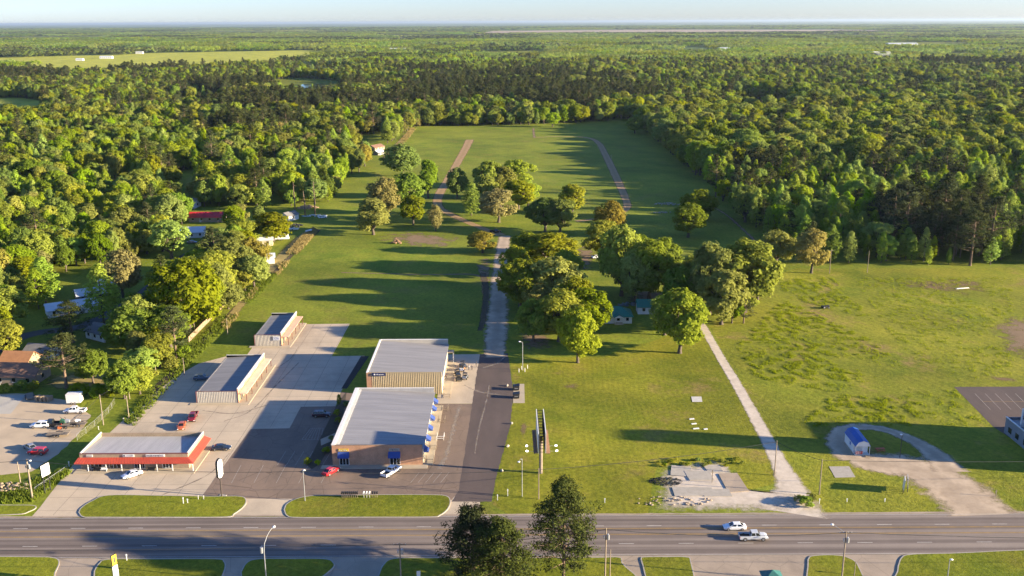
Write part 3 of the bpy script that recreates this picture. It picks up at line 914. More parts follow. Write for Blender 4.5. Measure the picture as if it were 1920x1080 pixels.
FIELDS = [  # (polygon px, colour material key)
 ([(-60,110),(40,106),(180,104),(300,99),(420,97),(590,94),(640,97),(610,112),(500,120),(420,132),(330,136),(240,142),(60,146),(-60,146)], 'a'),
 ([(-60,184),(40,184),(82,190),(80,222),(20,236),(-60,240)], 'a'),
 ([(880,98),(1000,95),(1052,98),(1050,114),(960,126),(890,122)], 'b'),
 ([(500,150),(560,146),(640,152),(640,184),(560,188),(510,176)], 'b'),
 ([(1150,96),(1340,92),(1400,97),(1340,105),(1200,106)], 'b'),
 ([(1580,80),(1700,78),(1870,81),(1880,90),(1700,92),(1600,90)], 'b'),
 ([(660,96),(840,93),(850,99),(700,101)], 'a'),
 ([(300,186),(420,182),(430,206),(320,212)], 'b'),
 ([(560,128),(660,128),(660,140),(570,140)], 'b'),
 ([(-300,70),(200,68),(210,74),(-300,77)], 'b'), ([(700,66),(900,65),(900,69),(700,71)], 'a'), ([(1500,66),(1900,64),(1960,69),(1500,71)], 'b'), ([(300,60),(800,58),(800,61),(300,63)], 'b'), ([(1100,75),(1300,74),(1310,79),(1100,80)], 'a'), ([(1750,100),(1960,98),(1960,106),(1760,107)], 'b'),
]
FIELD_W = [W(p) for p, _ in FIELDS]
STREET_C = [G(x, y) for x, y in ((-80,700),(40,632),(150,612),(225,578),(272,548),(320,505),(352,478),(400,450),(440,425))]
def near_street(x, y):
    p = Vector((x, y, 0))
    for a, b in zip(STREET_C, STREET_C[1:]):
        ab = b-a; t = max(0, min(1, (p-a).dot(ab)/ab.length_squared))
        if (p-(a+ab*t)).length < 7.5: return True
    return False
def free(x, y):
    for c in P_CLEAR:
        if inside(c, x, y): return False
    for c in FIELD_W:
        if inside(c, x, y): return False
    return not (y < 560 and x < -90 and near_street(x, y))
OPEN_XY = [(G(a[0], a[1]).x, G(a[0], a[1]).y) for a in OPEN]

def pick_kind(x, y, rr):
    n1 = mnoise.noise((x*0.006, y*0.006, 3.1)); n2 = mnoise.noise((x*0.013, y*0.013, 9.7)); n3 = mnoise.noise((x*0.0022, y*0.0035, 5.5))
    u = rr.random()
    if x > 90 and y < 650 and x > 60+0.05*y:                       # front of the right-hand wood
        if n2 > 0.36 or u < 0.07: return rr.choice((14,15,16))
        return rr.choice((10,11,12,13,10,11,12,13,10,12,13,6))
    if x > 100 and y < 1150: return rr.choice((0,1,2,3,0,4,5,3,4,6)) if u > 0.06 else rr.choice((14,15,12))
    if y > 1050:
        if n3 + n1*0.5 > 0.30 or (x > -140 and x < 190 and 1150 < y < 1650 and n1 > -0.1): return rr.choice((14,15,16,16,15,4))
        return rr.choice((0,1,2,4,5,6,7,11,12,14))
    if n1 > 0.42: return rr.choice((14,15,16,4))
    if n2 > 0.25: return rr.choice((10,11,12,13,6,7))
    return rr.choice((0,1,2,3,4,5,6,4,5,2,3,8,12,14,11))
HEI = {0:(14,19),1:(14,19),2:(13,19),3:(14,20),4:(13,18),5:(13,18),6:(13,18),7:(13,18),8:(11,16),9:(11,15),10:(12,17),11:(12,18),12:(13,19),13:(13,19),14:(18,24),15:(18,25),16:(17,24)}

wood = []
rr = random.Random(42)
gy = 235.0
while gy < 2300:
    step = 7.6 if gy < 900 else (8.6 if gy < 1500 else 10.5)
    xl, xr = -0.56*gy-30, 0.56*gy+(120 if gy < 900 else 60)
    gx = xl
    while gx < xr:
        x = gx + rr.uniform(-.48, .48)*step; y = gy + rr.uniform(-.48, .48)*step
        gx += step
        if not free(x, y): continue
        if y < 620 and any((x-a)**2+(y-b)**2 < 30 for a, b in OPEN_XY): continue
        if x < -60 and y < 700 and (rr.random() < 0.3 or mnoise.noise((x*.022, y*.022, 6.1)) > .22): continue       # gardens
        if y > 1050 and mnoise.noise((x*0.004, y*0.004, 1.7)) > 0.48: continue  # glades
        k = pick_kind(x, y, rr)
        lo, hi = HEI[k]
        h = rr.uniform(lo, hi)*rr.choice((.72,.85,.95,1.0,1.05,1.15,1.25))*(1.08 if x > 90 and k < 10 else 1.0)
        if x > 90 and y < 430 and k not in (14,15,16): h *= 0.85
        if x < -60 and y < 600: h *= 0.86
        sw = rr.uniform(0.75, 1.35)*(0.95 if k < 10 else 1.15)
        wood.append((x, y, h, sw, k, rr.uniform(0, 6.28)))
    gy += step
# the ones that show largest become trees of their own
def seen(t):
    q = PR((t[0], t[1], t[2]*0.8)); return -10 < q[0] < 1930 and q[1] < 1080
order = sorted((i for i in range(len(wood)) if seen(wood[i])), key=lambda i: wood[i][1] - wood[i][2]*4)
N_SOLO = 295 - N_OPEN - 3
solo = set(order[:N_SOLO])
KN = {0:'round spring green',1:'round spring green',2:'round spring green',3:'round spring green',4:'deep green broad',5:'deep green broad',6:'bright green tall',7:'bright green tall',8:'thin budding',9:'thin budding',10:'slender pointed light green',11:'slender pointed light green',12:'slender pointed light green',13:'slender pointed light green',14:'dark green pine',15:'dark green pine',16:'dark green pine'}
LAND = [('the brown-roofed house', 30, 700), ('the white-roofed house', 150, 560), ('the grey-roofed white house', 198, 620), ('the crimson-roofed house', 390, 405), ('the cream mobile home', 484, 455), ('the white metal shed', 489, 485),
        ('the board fence', 392, 600), ('the junk heap', 560, 410), ('the pale-roofed wood house', 228, 355), ('the bend of the street', 270, 545), ('the far brown-roofed house', 705, 278), ('the left edge of the picture', 5, 520), ('the yard clearing', 150, 712),
        ('the crossarm pole', 1555, 490), ('the plain wood-edge pole', 1626, 490), ('the lone thin-crowned tree', 1521, 480), ('the corner of the right wood', 1440, 460), ('the right edge of the picture', 1915, 470), ('the right wood front', 1760, 460), ('the dirt track by the right wood', 1380, 420), ('the upper left of the wood', 60, 420), ('the pointed left tree', 90, 480), ('the wood front beyond the poles', 1690, 440), ('the far right wood front', 1840, 440)]
ORD = ['nearest', 'second nearest', 'third nearest', 'fourth nearest', 'fifth nearest', 'sixth nearest', 'seventh nearest', 'eighth nearest', 'ninth nearest', 'tenth nearest'] + ['nearest but '+w for w in ('ten','eleven','twelve','thirteen','fourteen','fifteen','sixteen','seventeen','eighteen','nineteen','twenty','twenty-one','twenty-two')]
groups_ = {}
for i in solo:
    x, y, h, sw, k, rz = wood[i]
    q = PR((x, y, h*0.5))
    ld = min(LAND, key=lambda l: (l[1]-q[0])**2+(2*(l[2]-q[1]))**2)
    dx, dy = q[0]-ld[1], (q[1]-ld[2])*2
    rel = ('right of ' if dx > 0 else 'left of ') if abs(dx) > abs(dy) else ('in front of ' if dy > 0 else 'behind ')
    if 'edge of the picture' in ld[0]: rel = 'at '
    nm = KN[k] if 'pine' in KN[k] else KN[k] + ' tree'
    groups_.setdefault(nm + ' ' + rel + ld[0], []).append(i)
for lab, ids in groups_.items():
    ids.sort(key=lambda i: wood[i][1])
    for n_, i in enumerate(ids):
        x, y, h, sw, k, rz = wood[i]
        w = PROTO[k][3]*2*h/PROTO[k][2]*sw
        lb = lab if len(ids) == 1 else (lab + ', ' + (ORD[n_] if n_ < len(ORD) else 'farther back'))
        plant(k, x, y, h, w, rz, lb, 'tree', 'trees at the edge of the ' + ('left' if x < 0 else 'right') + '-hand wood', 'pine_tree' if k >= 14 else 'tree')

# the rest of the woods: instances of the same trees
def instancer(name, recs, protos):
    """recs: x, y, z, sx, sz, rot, index"""
    a = np.array(recs, dtype=np.float32)
    me = bpy.data.meshes.new(name)
    me.vertices.add(len(a)); me.vertices.foreach_set('co', a[:, :3].ravel())
    at = me.attributes.new('rotz', 'FLOAT_VECTOR', 'POINT'); v = np.zeros((len(a), 3), np.float32); v[:, 2] = a[:, 5]; at.data.foreach_set('vector', v.ravel())
    at = me.attributes.new('scl', 'FLOAT_VECTOR', 'POINT'); v = np.stack([a[:, 3], a[:, 3], a[:, 4]], 1); at.data.foreach_set('vector', np.ascontiguousarray(v).ravel())
    at = me.attributes.new('kind', 'INT', 'POINT'); at.data.foreach_set('value', a[:, 6].astype(np.int32))
    coll = bpy.data.collections.new(name + '_models')
    for i, pm in enumerate(protos):
        coll.objects.link(bpy.data.objects.new('%s_model_%02d' % (name, i), pm))
    ng = bpy.data.node_groups.new(name, 'GeometryNodeTree')
    ng.interface.new_socket('Geometry', in_out='INPUT', socket_type='NodeSocketGeometry')
    ng.interface.new_socket('Geometry', in_out='OUTPUT', socket_type='NodeSocketGeometry')
    N = ng.nodes; gi = N.new('NodeGroupInput'); go = N.new('NodeGroupOutput')
    ci = N.new('GeometryNodeCollectionInfo'); ci.inputs['Collection'].default_value = coll
    ci.inputs['Separate Children'].default_value = True; ci.inputs['Reset Children'].default_value = True
    iop = N.new('GeometryNodeInstanceOnPoints'); iop.inputs['Pick Instance'].default_value = True
    def attr(nm, ty):
        n = N.new('GeometryNodeInputNamedAttribute'); n.data_type = ty; n.inputs['Name'].default_value = nm
        return n.outputs['Attribute']
    L = ng.links
    L.new(gi.outputs[0], iop.inputs['Points']); L.new(ci.outputs[0], iop.inputs['Instance'])
    L.new(attr('kind', 'INT'), iop.inputs['Instance Index'])
    L.new(attr('rotz', 'FLOAT_VECTOR'), iop.inputs['Rotation']); L.new(attr('scl', 'FLOAT_VECTOR'), iop.inputs['Scale'])
    L.new(iop.outputs[0], go.inputs[0])
    o = link(name, me, None)
    md = o.modifiers.new('scatter', 'NODES'); md.node_group = ng
    return o

def join_mesh(name, parts):
    """one mesh out of several (crown + trunk), keeping materials"""
    bm = bmesh.new(); mats = []
    for me in parts:
        st = len(bm.faces); bm.from_mesh(me); bm.faces.ensure_lookup_table()
        if me.materials[0] not in mats: mats.append(me.materials[0])
        ix = mats.index(me.materials[0])
        for f in bm.faces[st:]: f.material_index = ix
    out = bpy.data.meshes.new(name); bm.to_mesh(out); bm.free()
    for m_ in mats: out.materials.append(m_)
    return out
TREE_MODELS = [join_mesh('wood_tree_%02d' % i, (p[0], p[1])) for i, p in enumerate(PROTO)]
for side, lab in ((-1, 'mixed wood of spring green trees and dark pines filling the left and the distance'), (1, 'dense canopy of the big wood right of the field')):
    recs = []
    for i, (x, y, h, sw, k, rz) in enumerate(wood):
        if i in solo: continue
        right = x > 100 and y < 1150
        if right != (side == 1): continue
        s = h/PROTO[k][2]
        recs.append((x, y, 0, s*sw, s, rz, k))
    o = instancer('woodland', recs, TREE_MODELS)
    tag(o, lab, 'trees', None, 'stuff')

# far woods: patches of canopy
def patch_model(seed, mats):
    rs = np.random.RandomState(seed); rr2 = random.Random(seed); parts = []
    byk = {}
    for i in range(9):
        for j in range(9):
            if rr2.random() < 0.06: continue
            x = (i-4+rr2.uniform(-.45,.45))*12.5; y = (j-4+rr2.uniform(-.45,.45))*12.5
            h = rr2.uniform(11, 20); r = rr2.uniform(4.5, 8)
            k = 14
            d = nrm(rs.normal(size=(k, 3))+np.array([0, 0, 0.4]))
            p = d*np.array([r, r, r*0.75])*rs.uniform(0.5, 0.95, (k, 1))+np.array([x, y, h-r*0.7])
            byk.setdefault(rr2.choice(mats), []).append((p, d, np.full(k, r*0.36)))
    for m_, L in byk.items():
        V = clumps_to_leaves(rs, np.concatenate([a[0] for a in L]), np.concatenate([a[1] for a in L]), np.concatenate([a[2] for a in L]), 5, 1.5)
        parts.append(mesh_quads('p', V, m_))
    return join_mesh('wood_patch_%d' % seed, parts)
L_FARD = leaf_mat('far_leaves', (0.27,0.36,0.05), (0.18,0.25,0.036), 0.45, 0.3, 0.05)
PATCH = [patch_model(1, [L_FARD, L_DEEP, L_OAK]), patch_model(2, [L_FARD, L_YOUNG, L_DEEP]), patch_model(3, [L_PINE, L_PINE, L_FARD]), patch_model(4, [L_FARD, L_OAK, L_PINE])]
recs = []
rr = random.Random(5)
gy = 2300.0
while gy < 19000:
    f = 1.0 if gy < 5000 else (1.8 if gy < 9000 else 3.5)
    st = 96*f
    gx = -0.58*gy
    while gx < 0.58*gy:
        x = gx+rr.uniform(-.3,.3)*st; y = gy+rr.uniform(-.3,.3)*st
        gx += st
        if any(inside(c, x, y) for c in FIELD_W) and mnoise.noise((x*.004, y*.006, 7.7)) < .42: continue
        if mnoise.noise((x*0.0009, y*0.0016, 2.2)) > 0.30: continue
        if 8000 < y < 11800 and -300 < x < 3600: continue
        n3 = mnoise.noise((x*0.0012, y*0.002, 5.5))
        k = 2 if n3 > 0.22 else rr.choice((0,1,3,0))
        recs.append((x, y, -1.0, f*1.02, rr.uniform(0.85,1.15)*(1 if f < 2 else 1.1), rr.choice((0,1.5708,3.1416,4.7124)), k))
    gy += st
o = instancer('distant_woodland', recs, PATCH)
tag(o, 'distant woods stretching flat to the horizon', 'trees', None, 'stuff')
# fields in the woods
M_TAN = mat('ploughed_field', (0.34,0.24,0.16), (0.27,0.20,0.13), 0.002, 0.95)
for (pp, k), wp in zip(FIELDS, FIELD_W):
    sheet('field', wp, HAY if k == 'a' else VERGE, 0.15, 4.0, 40)
sheet('ploughed_field', [(-300,8000),(3600,8300),(3700,10500),(1500,11800),(-200,11000)], M_TAN, 1.2)
# ---------------------------------------------------------------- buildings
def brick_mat(name, c1, c2, mortar):
    m, nt, nd, lk, bs = nodes(name)
    tc = nd.new('ShaderNodeNewGeometry').outputs['Position']
    sp = nd.new('ShaderNodeSeparateXYZ'); lk.new(tc, sp.inputs[0])
    cb = nd.new('ShaderNodeCombineXYZ'); lk.new(mth(nt, 'ADD', sp.outputs[0], sp.outputs[1]), cb.inputs[0]); lk.new(sp.outputs[2], cb.inputs[1])
    b = nd.new('ShaderNodeTexBrick'); b.inputs['Scale'].default_value = 4.0
    b.inputs['Color1'].default_value = c4(c1); b.inputs['Color2'].default_value = c4(c2); b.inputs['Mortar'].default_value = c4(mortar)
    b.inputs['Mortar Size'].default_value = 0.012
    lk.new(cb.outputs[0], b.inputs['Vector'])
    n = add_noise(nt, tc, 0.5, 5, 0.7)
    col = mix(nt, 1.0, b.outputs[0], ramp(nt, n.outputs[0], [(0.3, (0.75,0.75,0.75)), (0.7, (1.2,1.2,1.2))]).outputs[0], 'MULTIPLY')
    lk.new(col, bs.inputs['Base Color']); bs.inputs['Roughness'].default_value = 0.9
    MATS[name] = m
    return m
M_BRICK = brick_mat('orange_brick', (0.50,0.27,0.15), (0.40,0.20,0.115), (0.38,0.30,0.22))
M_TANB = brick_mat('tan_brick', (0.33,0.25,0.17), (0.27,0.20,0.13), (0.36,0.30,0.22))
M_ROOF = mat('grey_metal_roof', (0.325,0.312,0.305), (0.235,0.228,0.226), 0.5, 0.55, 0.25, vec=(0.12,1.4,1))
M_ROOFL = mat('pale_metal_roof', (0.43,0.42,0.415), (0.33,0.325,0.32), 0.5, 0.5, 0.2, vec=(1.4,0.15,1))
M_SIDING = mat('cream_metal_siding', (0.46,0.42,0.36), (0.38,0.35,0.30), 0.4, 0.6, 0.1)
M_TAN = mat('tan_metal_siding', (0.47,0.37,0.22), (0.40,0.315,0.19), 0.4, 0.6, 0.1)
M_REDAWN = mat('red_metal_awning', (0.46,0.075,0.04), (0.38,0.06,0.035), 0.5, 0.5)
M_REDTRIM = mat('red_trim', (0.16,0.05,0.045), None, 1, 0.6)
M_BLUEAWN = mat('blue_awning_cloth', (0.035,0.075,0.28), (0.028,0.055,0.2), 1, 0.75)
M_COPING = mat('white_coping', (0.72,0.70,0.66), (0.62,0.60,0.56), 0.6, 0.6)
M_CREAM = mat('cream_wall', (0.55,0.47,0.34), (0.47,0.40,0.29), 0.5, 0.85)
M_PINK = mat('peach_fascia', (0.50,0.34,0.25), None, 0.5, 0.8)
M_NAVY = mat('navy_sign', (0.02,0.025,0.10), None, 1, 0.5)
M_LETTER = mat('dark_lettering', (0.05,0.05,0.055), None, 1, 0.6)
M_WALK = mat('walkway_concrete', (0.44,0.37,0.26), (0.35,0.29,0.21), 0.3, 0.9)
M_MULCH = mat('dark_mulch', (0.035,0.030,0.030), (0.018,0.016,0.016), 1.2, 0.95, 0, 0.05, 4)

def corrugated(x0, x1, y, z0, z1, pitch=0.6, d=0.035, ztop=None):
    """ribbed wall facing -Y; ztop(x) optional"""
    mb = MB(); n = max(2, int((x1-x0)/pitch))
    p = (x1-x0)/n; prof = []
    for i in range(n):
        a = x0+i*p
        prof += [(a, y), (a+p*0.5, y), (a+p*0.6, y-d), (a+p*0.9, y-d)]
    prof.append((x1, y))
    for (xa, ya), (xb, yb) in zip(prof, prof[1:]):
        za = ztop(xa) if ztop else z1; zb = ztop(xb) if ztop else z1
        mb.poly([(xa,ya,z0),(xb,yb,z0),(xb,yb,zb),(xa,ya,za)])
    return mb

def rib_roof(x0, x1, y0, y1, z_a, z_b, axis='x', pitch=0.62, th=0.12, rib=0.055):
    """mono-pitch roof; z_a at the low coordinate of axis, z_b at the high one; ribs run down the slope"""
    mb = MB()
    def zz(x, y): t = (x-x0)/(x1-x0) if axis == 'x' else (y-y0)/(y1-y0); return z_a+(z_b-z_a)*t
    c = [(x0,y0),(x1,y0),(x1,y1),(x0,y1)]
    mb.hexa([(x,y,zz(x,y)-th) for x,y in c], [(x,y,zz(x,y)) for x,y in c])
    if axis == 'x':
        n = int((y1-y0)/pitch)
        for i in range(1, n):
            y = y0+(y1-y0)*i/n; q = [(x0,y-.03),(x1,y-.03),(x1,y+.03),(x0,y+.03)]
            mb.hexa([(a,b,zz(a,b)-0.01) for a,b in q], [(a,b,zz(a,b)+rib) for a,b in q])
    else:
        n = int((x1-x0)/pitch)
        for i in range(1, n):
            x = x0+(x1-x0)*i/n; q = [(x-.03,y0),(x+.03,y0),(x+.03,y1),(x-.03,y1)]
            mb.hexa([(a,b,zz(a,b)-0.01) for a,b in q], [(a,b,zz(a,b)+rib) for a,b in q])
    return mb

def awning_y(x0, x1, y, z, out=1.2, drop=0.8):
    """awning on a wall facing -Y"""
    mb = MB()
    mb.poly([(x0,y,z),(x1,y,z),(x1,y-out,z-drop),(x0,y-out,z-drop)])
    mb.poly([(x0,y-out,z-drop),(x1,y-out,z-drop),(x1,y-out,z-drop-.22),(x0,y-out,z-drop-.22)])
    for x in (x0, x1): mb.poly([(x,y,z),(x,y-out,z-drop),(x,y-out,z-drop-.22),(x,y,z-drop-.22)])
    return mb
def awning_x(y0, y1, x, z, out=1.2, drop=0.8):
    mb = MB()
    mb.poly([(x,y0,z),(x,y1,z),(x+out,y1,z-drop),(x+out,y0,z-drop)])
    mb.poly([(x+out,y0,z-drop),(x+out,y1,z-drop),(x+out,y1,z-drop-.22),(x+out,y0,z-drop-.22)])
    for y in (y0, y1): mb.poly([(x,y,z),(x+out,y,z-drop),(x+out,y,z-drop-.22),(x,y,z-drop-.22)])
    return mb

def shopfront(parent, x0, x1, y, z0, z1, n, door=None):
    """glazed front on a wall facing -Y: frame, panes, a door"""
    fr = MB(); w = 0.09
    fr.box(x0, x1, y-0.08, y-0.005, z1-w, z1); fr.box(x0, x1, y-0.08, y-0.005, z0, z0+w)
    for i in range(n+1):
        x = x0+(x1-x0-w)*i/n
        fr.box(x, x+w, y-0.075, y-0.006, z0+w, z1-w)
    f = fr.build('window', M_WHITE, parent)
    for i in range(n):
        a = x0+(x1-x0-w)*i/n+w; b = x0+(x1-x0-w)*(i+1)/n
        MB().box(a, b, y-0.05, y-0.01, z0+w, z1-w).build('pane', M_GLASS, f)

def letters(parent, x0, x1, y, zc, h, m, seed=0, rows=1, script=False):
    """flat lettering too small to read: uneven strokes"""
    rr = random.Random(seed); mb = MB()
    for r_ in range(rows):
        z = zc+(rows/2-0.5-r_)*h*1.5; x = x0
        while x < x1-0.15:
            w = rr.uniform(0.10, 0.26)*h/0.35; hh = h*rr.choice((1, 0.7, 0.7, 0.75, 1.0))
            if rr.random() > 0.12:
                mb.box(x, min(x+w*0.35, x1), y-0.03, y-0.004, z-h/2, z-h/2+hh)
                mb.box(x+w*0.35, min(x+w, x1), y-0.03, y-0.004, z-h/2+hh*rr.choice((0.0,0.4,0.75)), z-h/2+hh*rr.choice((0.3,0.6,1.0))+0.05)
            x += w+0.06
    return mb.build('lettering', m, parent)

def walls(x0, x1, y0, y1, h, m, e, t=0.25):
    MB().box(x0, x1, y0, y0+t, 0, h).build('wall', m, e)
    MB().box(x0, x1, y1-t, y1, 0, h).build('wall', m, e)
    MB().box(x0, x0+t, y0+t, y1-t, 0, h).build('wall', m, e)
    MB().box(x1-t, x1, y0+t, y1-t, 0, h).build('wall', m, e)

# 1 -- long shop with the red awning
def red_shop():
    X0, Y0 = -103.5, 210.3
    L, D, H = 25.9, 12.4, 3.9
    e = empty('shop_building', (X0, Y0, 0.02), 0, 'long low tan brick shop with red metal awning and pale grey roof', 'shop')
    walls(0, L, 0, D, H, M_TANB, e)
    MB().box(-0.05, L+0.05, -0.06, 0.30, H+0.002, H+0.14).build('roof_trim', M_REDTRIM, e)
    rib_roof(0.25, L-0.25, 0.25, D+0.3, H-0.10, H-1.0, 'y', 0.6).build('roof', M_ROOFL, e)
    MB().hexa([(0.0,0.3,H+.002),(0.3,0.3,H+.002),(0.3,D,H+.002),(0,D,H+.002)], [(0.0,0.3,H+.22),(0.3,0.3,H+.22),(0.3,D,H+.22),(0,D,H+.22)]).build('parapet', M_COPING, e)
    MB().hexa([(L-0.3,0.3,H+.002),(L,0.3,H+.002),(L,D,H+.002),(L-.3,D,H+.002)], [(L-0.3,0.3,H+.22),(L,0.3,H+.22),(L,D,H+.22),(L-.3,D,H+.22)]).build('parapet', M_COPING, e)
    z, o, dr = 3.0, 1.7, 0.75
    mb = MB()
    mb.poly([(-0.35,-0.01,z),(L,-0.01,z),(L+o,-o,z-dr),(-0.75,-o,z-dr)]); mb.poly([(-0.75,-o,z-dr),(L+o,-o,z-dr),(L+o,-o,z-dr-.18),(-0.75,-o,z-dr-.18)])
    mb.poly([(L+.01,-0.01,z),(L+.01,D,z),(L+o,D,z-dr),(L+o,-o,z-dr)]); mb.poly([(L+o,-o,z-dr),(L+o,D,z-dr),(L+o,D,z-dr-.18),(L+o,-o,z-dr-.18)])
    mb.poly([(-0.35,-0.01,z),(-0.75,-o,z-dr),(-0.75,-o,z-dr-.18),(-0.35,-.01,z-dr-.18)])
    mb.poly([(L+.01,D,z),(L+o,D,z-dr),(L+o,D,z-dr-.18),(L+.01,D,z-dr-.18)])
    # standing seams on the awning
    for i in range(1, 42):
        x = -0.35+(L+0.35)*i/42; xo = -0.75+(L+o+0.75)*i/42
        mb.tube((x,-0.02,z+.01), (xo,-o,z-dr+.01), 0.03, 0.03, 4)
    for i in range(1, 20):
        y = D*i/20; mb.tube((L+.02,y,z+.01), (L+o,y,z-dr+.01), 0.03, 0.03, 4)
    mb.build('awning', M_REDAWN, e)
    for x in (2.4, 6.7, 10.4, 14.8, 18.8, 22.5, L+o-0.25):
        MB().box(x-.07, x+.07, -o+0.15, -o+0.29, 0.12, z-dr-0.1).build('post', M_WHITE, e)
    for a, b, n in ((2.4,5.2,3), (6.9,9.6,3), (12.9,15.4,4), (19.6,21.9,3)): shopfront(e, a, b, 0, 0.15, 2.3, n)
    for a, b, m, s in ((1.7,3.2,M_OFFW,1), (10.4,13.1,M_WHITE,2), (15.9,20.4,M_WHITE,3)):
        b_ = MB().box(a, b, -0.16, -0.005, H-0.68, H-0.12).build('sign', m, e)
        if s == 2: MB().box(a+.15, a+.55, -.19, -.162, H-.58, H-.22).build('emblem', M_LETTER, b_)
        letters(b_, a+(0.7 if s == 2 else 0.15), b-0.12, -0.16, H-0.4, 0.36 if s == 3 else 0.2, M_LETTER, s)
    MB().box(-0.9, L+2.0, -2.6, -0.01, 0, 0.13).build('walkway', M_WALK, e)
    MB().box(L+0.01, L+2.0, -0.005, D, 0, 0.13).build('walkway', M_WALK, e)
    for x, c in ((4.3,M_BLACK), (5.9,M_WHITE), (17.2,M_BLACK)):
        mb = MB().box(x-.9, x+.9, -1.5, -0.9, 0.45, 0.5).box(x-.9, x+.9, -0.9, -0.84, 0.5, 0.95)
        for sx in (-.8, .75): mb.box(x+sx, x+sx+.06, -1.45, -0.9, 0.13, 0.45)
        t = empty('bench', (X0, Y0, 0.02), 0, {4.3:'dark bench at the left end under the red awning', 5.9:'pale bench beside the dark one under the red awning', 17.2:'dark bench between the two glazed shop doors'}[x], 'bench', 'benches under the red awning')
        MB().box(x-.9, x+.9, -1.5, -0.9, 0.45, 0.5).build('seat', c, t); MB().box(x-.9, x+.9, -0.895, -0.84, 0.5, 0.95).build('backrest', c, t)
        for sx in (-.8, .74): MB().box(x+sx, x+sx+.06, -1.45, -0.9, 0.13, 0.448).build('leg', M_BLACK, t)
red_shop()

# 2,3 -- the two ribbed metal units
def metal_unit(X0, X1, Y0, Y1, H, lab, fas, signs, walk=1.6):
    L, D = X1-X0, Y1-Y0
    e = empty('metal_building', (X0, Y0, 0.02), 0, lab, 'building', 'metal units behind the red-awning shop')
    corrugated(0.06, L-0.06, 0, 0, H-0.02, 0.45).build('wall', M_SIDING, e)
    MB().box(0, 0.2, 0.01, D, 0, H-0.7).build('wall', M_SIDING, e)
    MB().box(0, L, D-.2, D, 0, H+.02).build('wall', M_SIDING, e)
    MB().box(L-.2, L, 0.01, D-.21, 0, H+0.0).build('wall', M_BRICK, e)
    for x in (-0.06, L-0.07): MB().box(x, x+.13, -0.11, 0.05, 0, H+.05).build('corner_trim', M_REDTRIM, e)
    MB().box(0.08, L-.08, -0.12, 0.02, H-.03, H+.06).build('roof_trim', M_REDTRIM, e)
    rib_roof(-0.25, L-.21, 0.06, D-.21, H-0.75, H-0.08, 'x', 0.6).build('roof', M_ROOF, e)
    MB().box(L-.2, L+.12, 0.06, D, H+.01, H+.65).build('parapet', M_PINK, e)
    MB().box(L-.22, L+.15, 0.05, D+.02, H+.652, H+.75).build('parapet_cap', M_COPING, e)
    MB().hexa([(0,D-.2,H-.7),(L-.22,D-.2,H-.05),(L-.22,D+.01,H-.05),(0,D+.01,H-.7)], [(0,D-.2,H+.14),(L-.22,D-.2,H+.14),(L-.22,D+.01,H+.14),(0,D+.01,H+.14)]).build('parapet', M_COPING, e)
    # canopy on the sunny side
    MB().hexa([(L+.13,0.6,H-1.0),(L+2.3,0.6,H-1.15),(L+2.3,D-.6,H-1.15),(L+.13,D-.6,H-1.0)], [(L+.13,0.6,H-.85),(L+2.3,0.6,H-1.0),(L+2.3,D-.6,H-1.0),(L+.13,D-.6,H-.85)]).build('canopy', fas, e)
    n = int(D/6)
    for i in range(n+1):
        y = 0.9+(D-1.8)*i/n
        MB().box(L+2.05, L+2.2, y-.08, y+.08, 0.1, H-1.16).build('post', M_REDTRIM, e)
    for i in range(n):
        y = 2.2+(D-3)*i/n
        w = MB().box(L, L+.06, y, y+2.4, 0.15, 2.2).build('window', M_GLASS, e)
        MB().box(L+.061, L+.09, y+1.15, y+1.25, 0.15, 2.2).build('mullion', M_WHITE, w)
    for a, b in signs:
        s_ = MB().box(L+.155, L+.26, a, b, H-.1, H+.6).build('sign', M_WHITE, e)
    MB().box(-1.6, L+3.2, -1.5, -0.13, 0, 0.13).build('walkway', M_WALK, e)
    MB().box(L+.01, L+3.2, -0.125, D+.5, 0, 0.13).build('walkway', M_WALK, e)
    return e, L, D
e, L, D = metal_unit(-88.7, -77.0, 251.4, 281.6, 3.55, 'grey-roofed ribbed metal building just behind the red-awning shop', M_CREAM, ((3,5.5),(11,13.2),(18.5,21)))
e, L, D = metal_unit(-85.0, -76.2, 300.5, 324.7, 3.9, 'smallest grey-roofed metal building farthest back on the concrete lot', M_PINK, ((3,4.2),(9,12),))
s_ = MB().box(L-2.6, L-0.35, -0.2, -0.12, 2.05, 3.35).build('sign', M_WHITE, e)
letters(s_, L-2.45, L-0.5, -0.2, 2.72, 0.2, mat('blue_lettering', (0.05,0.08,0.3), None, 1, 0.6), 11, 3)

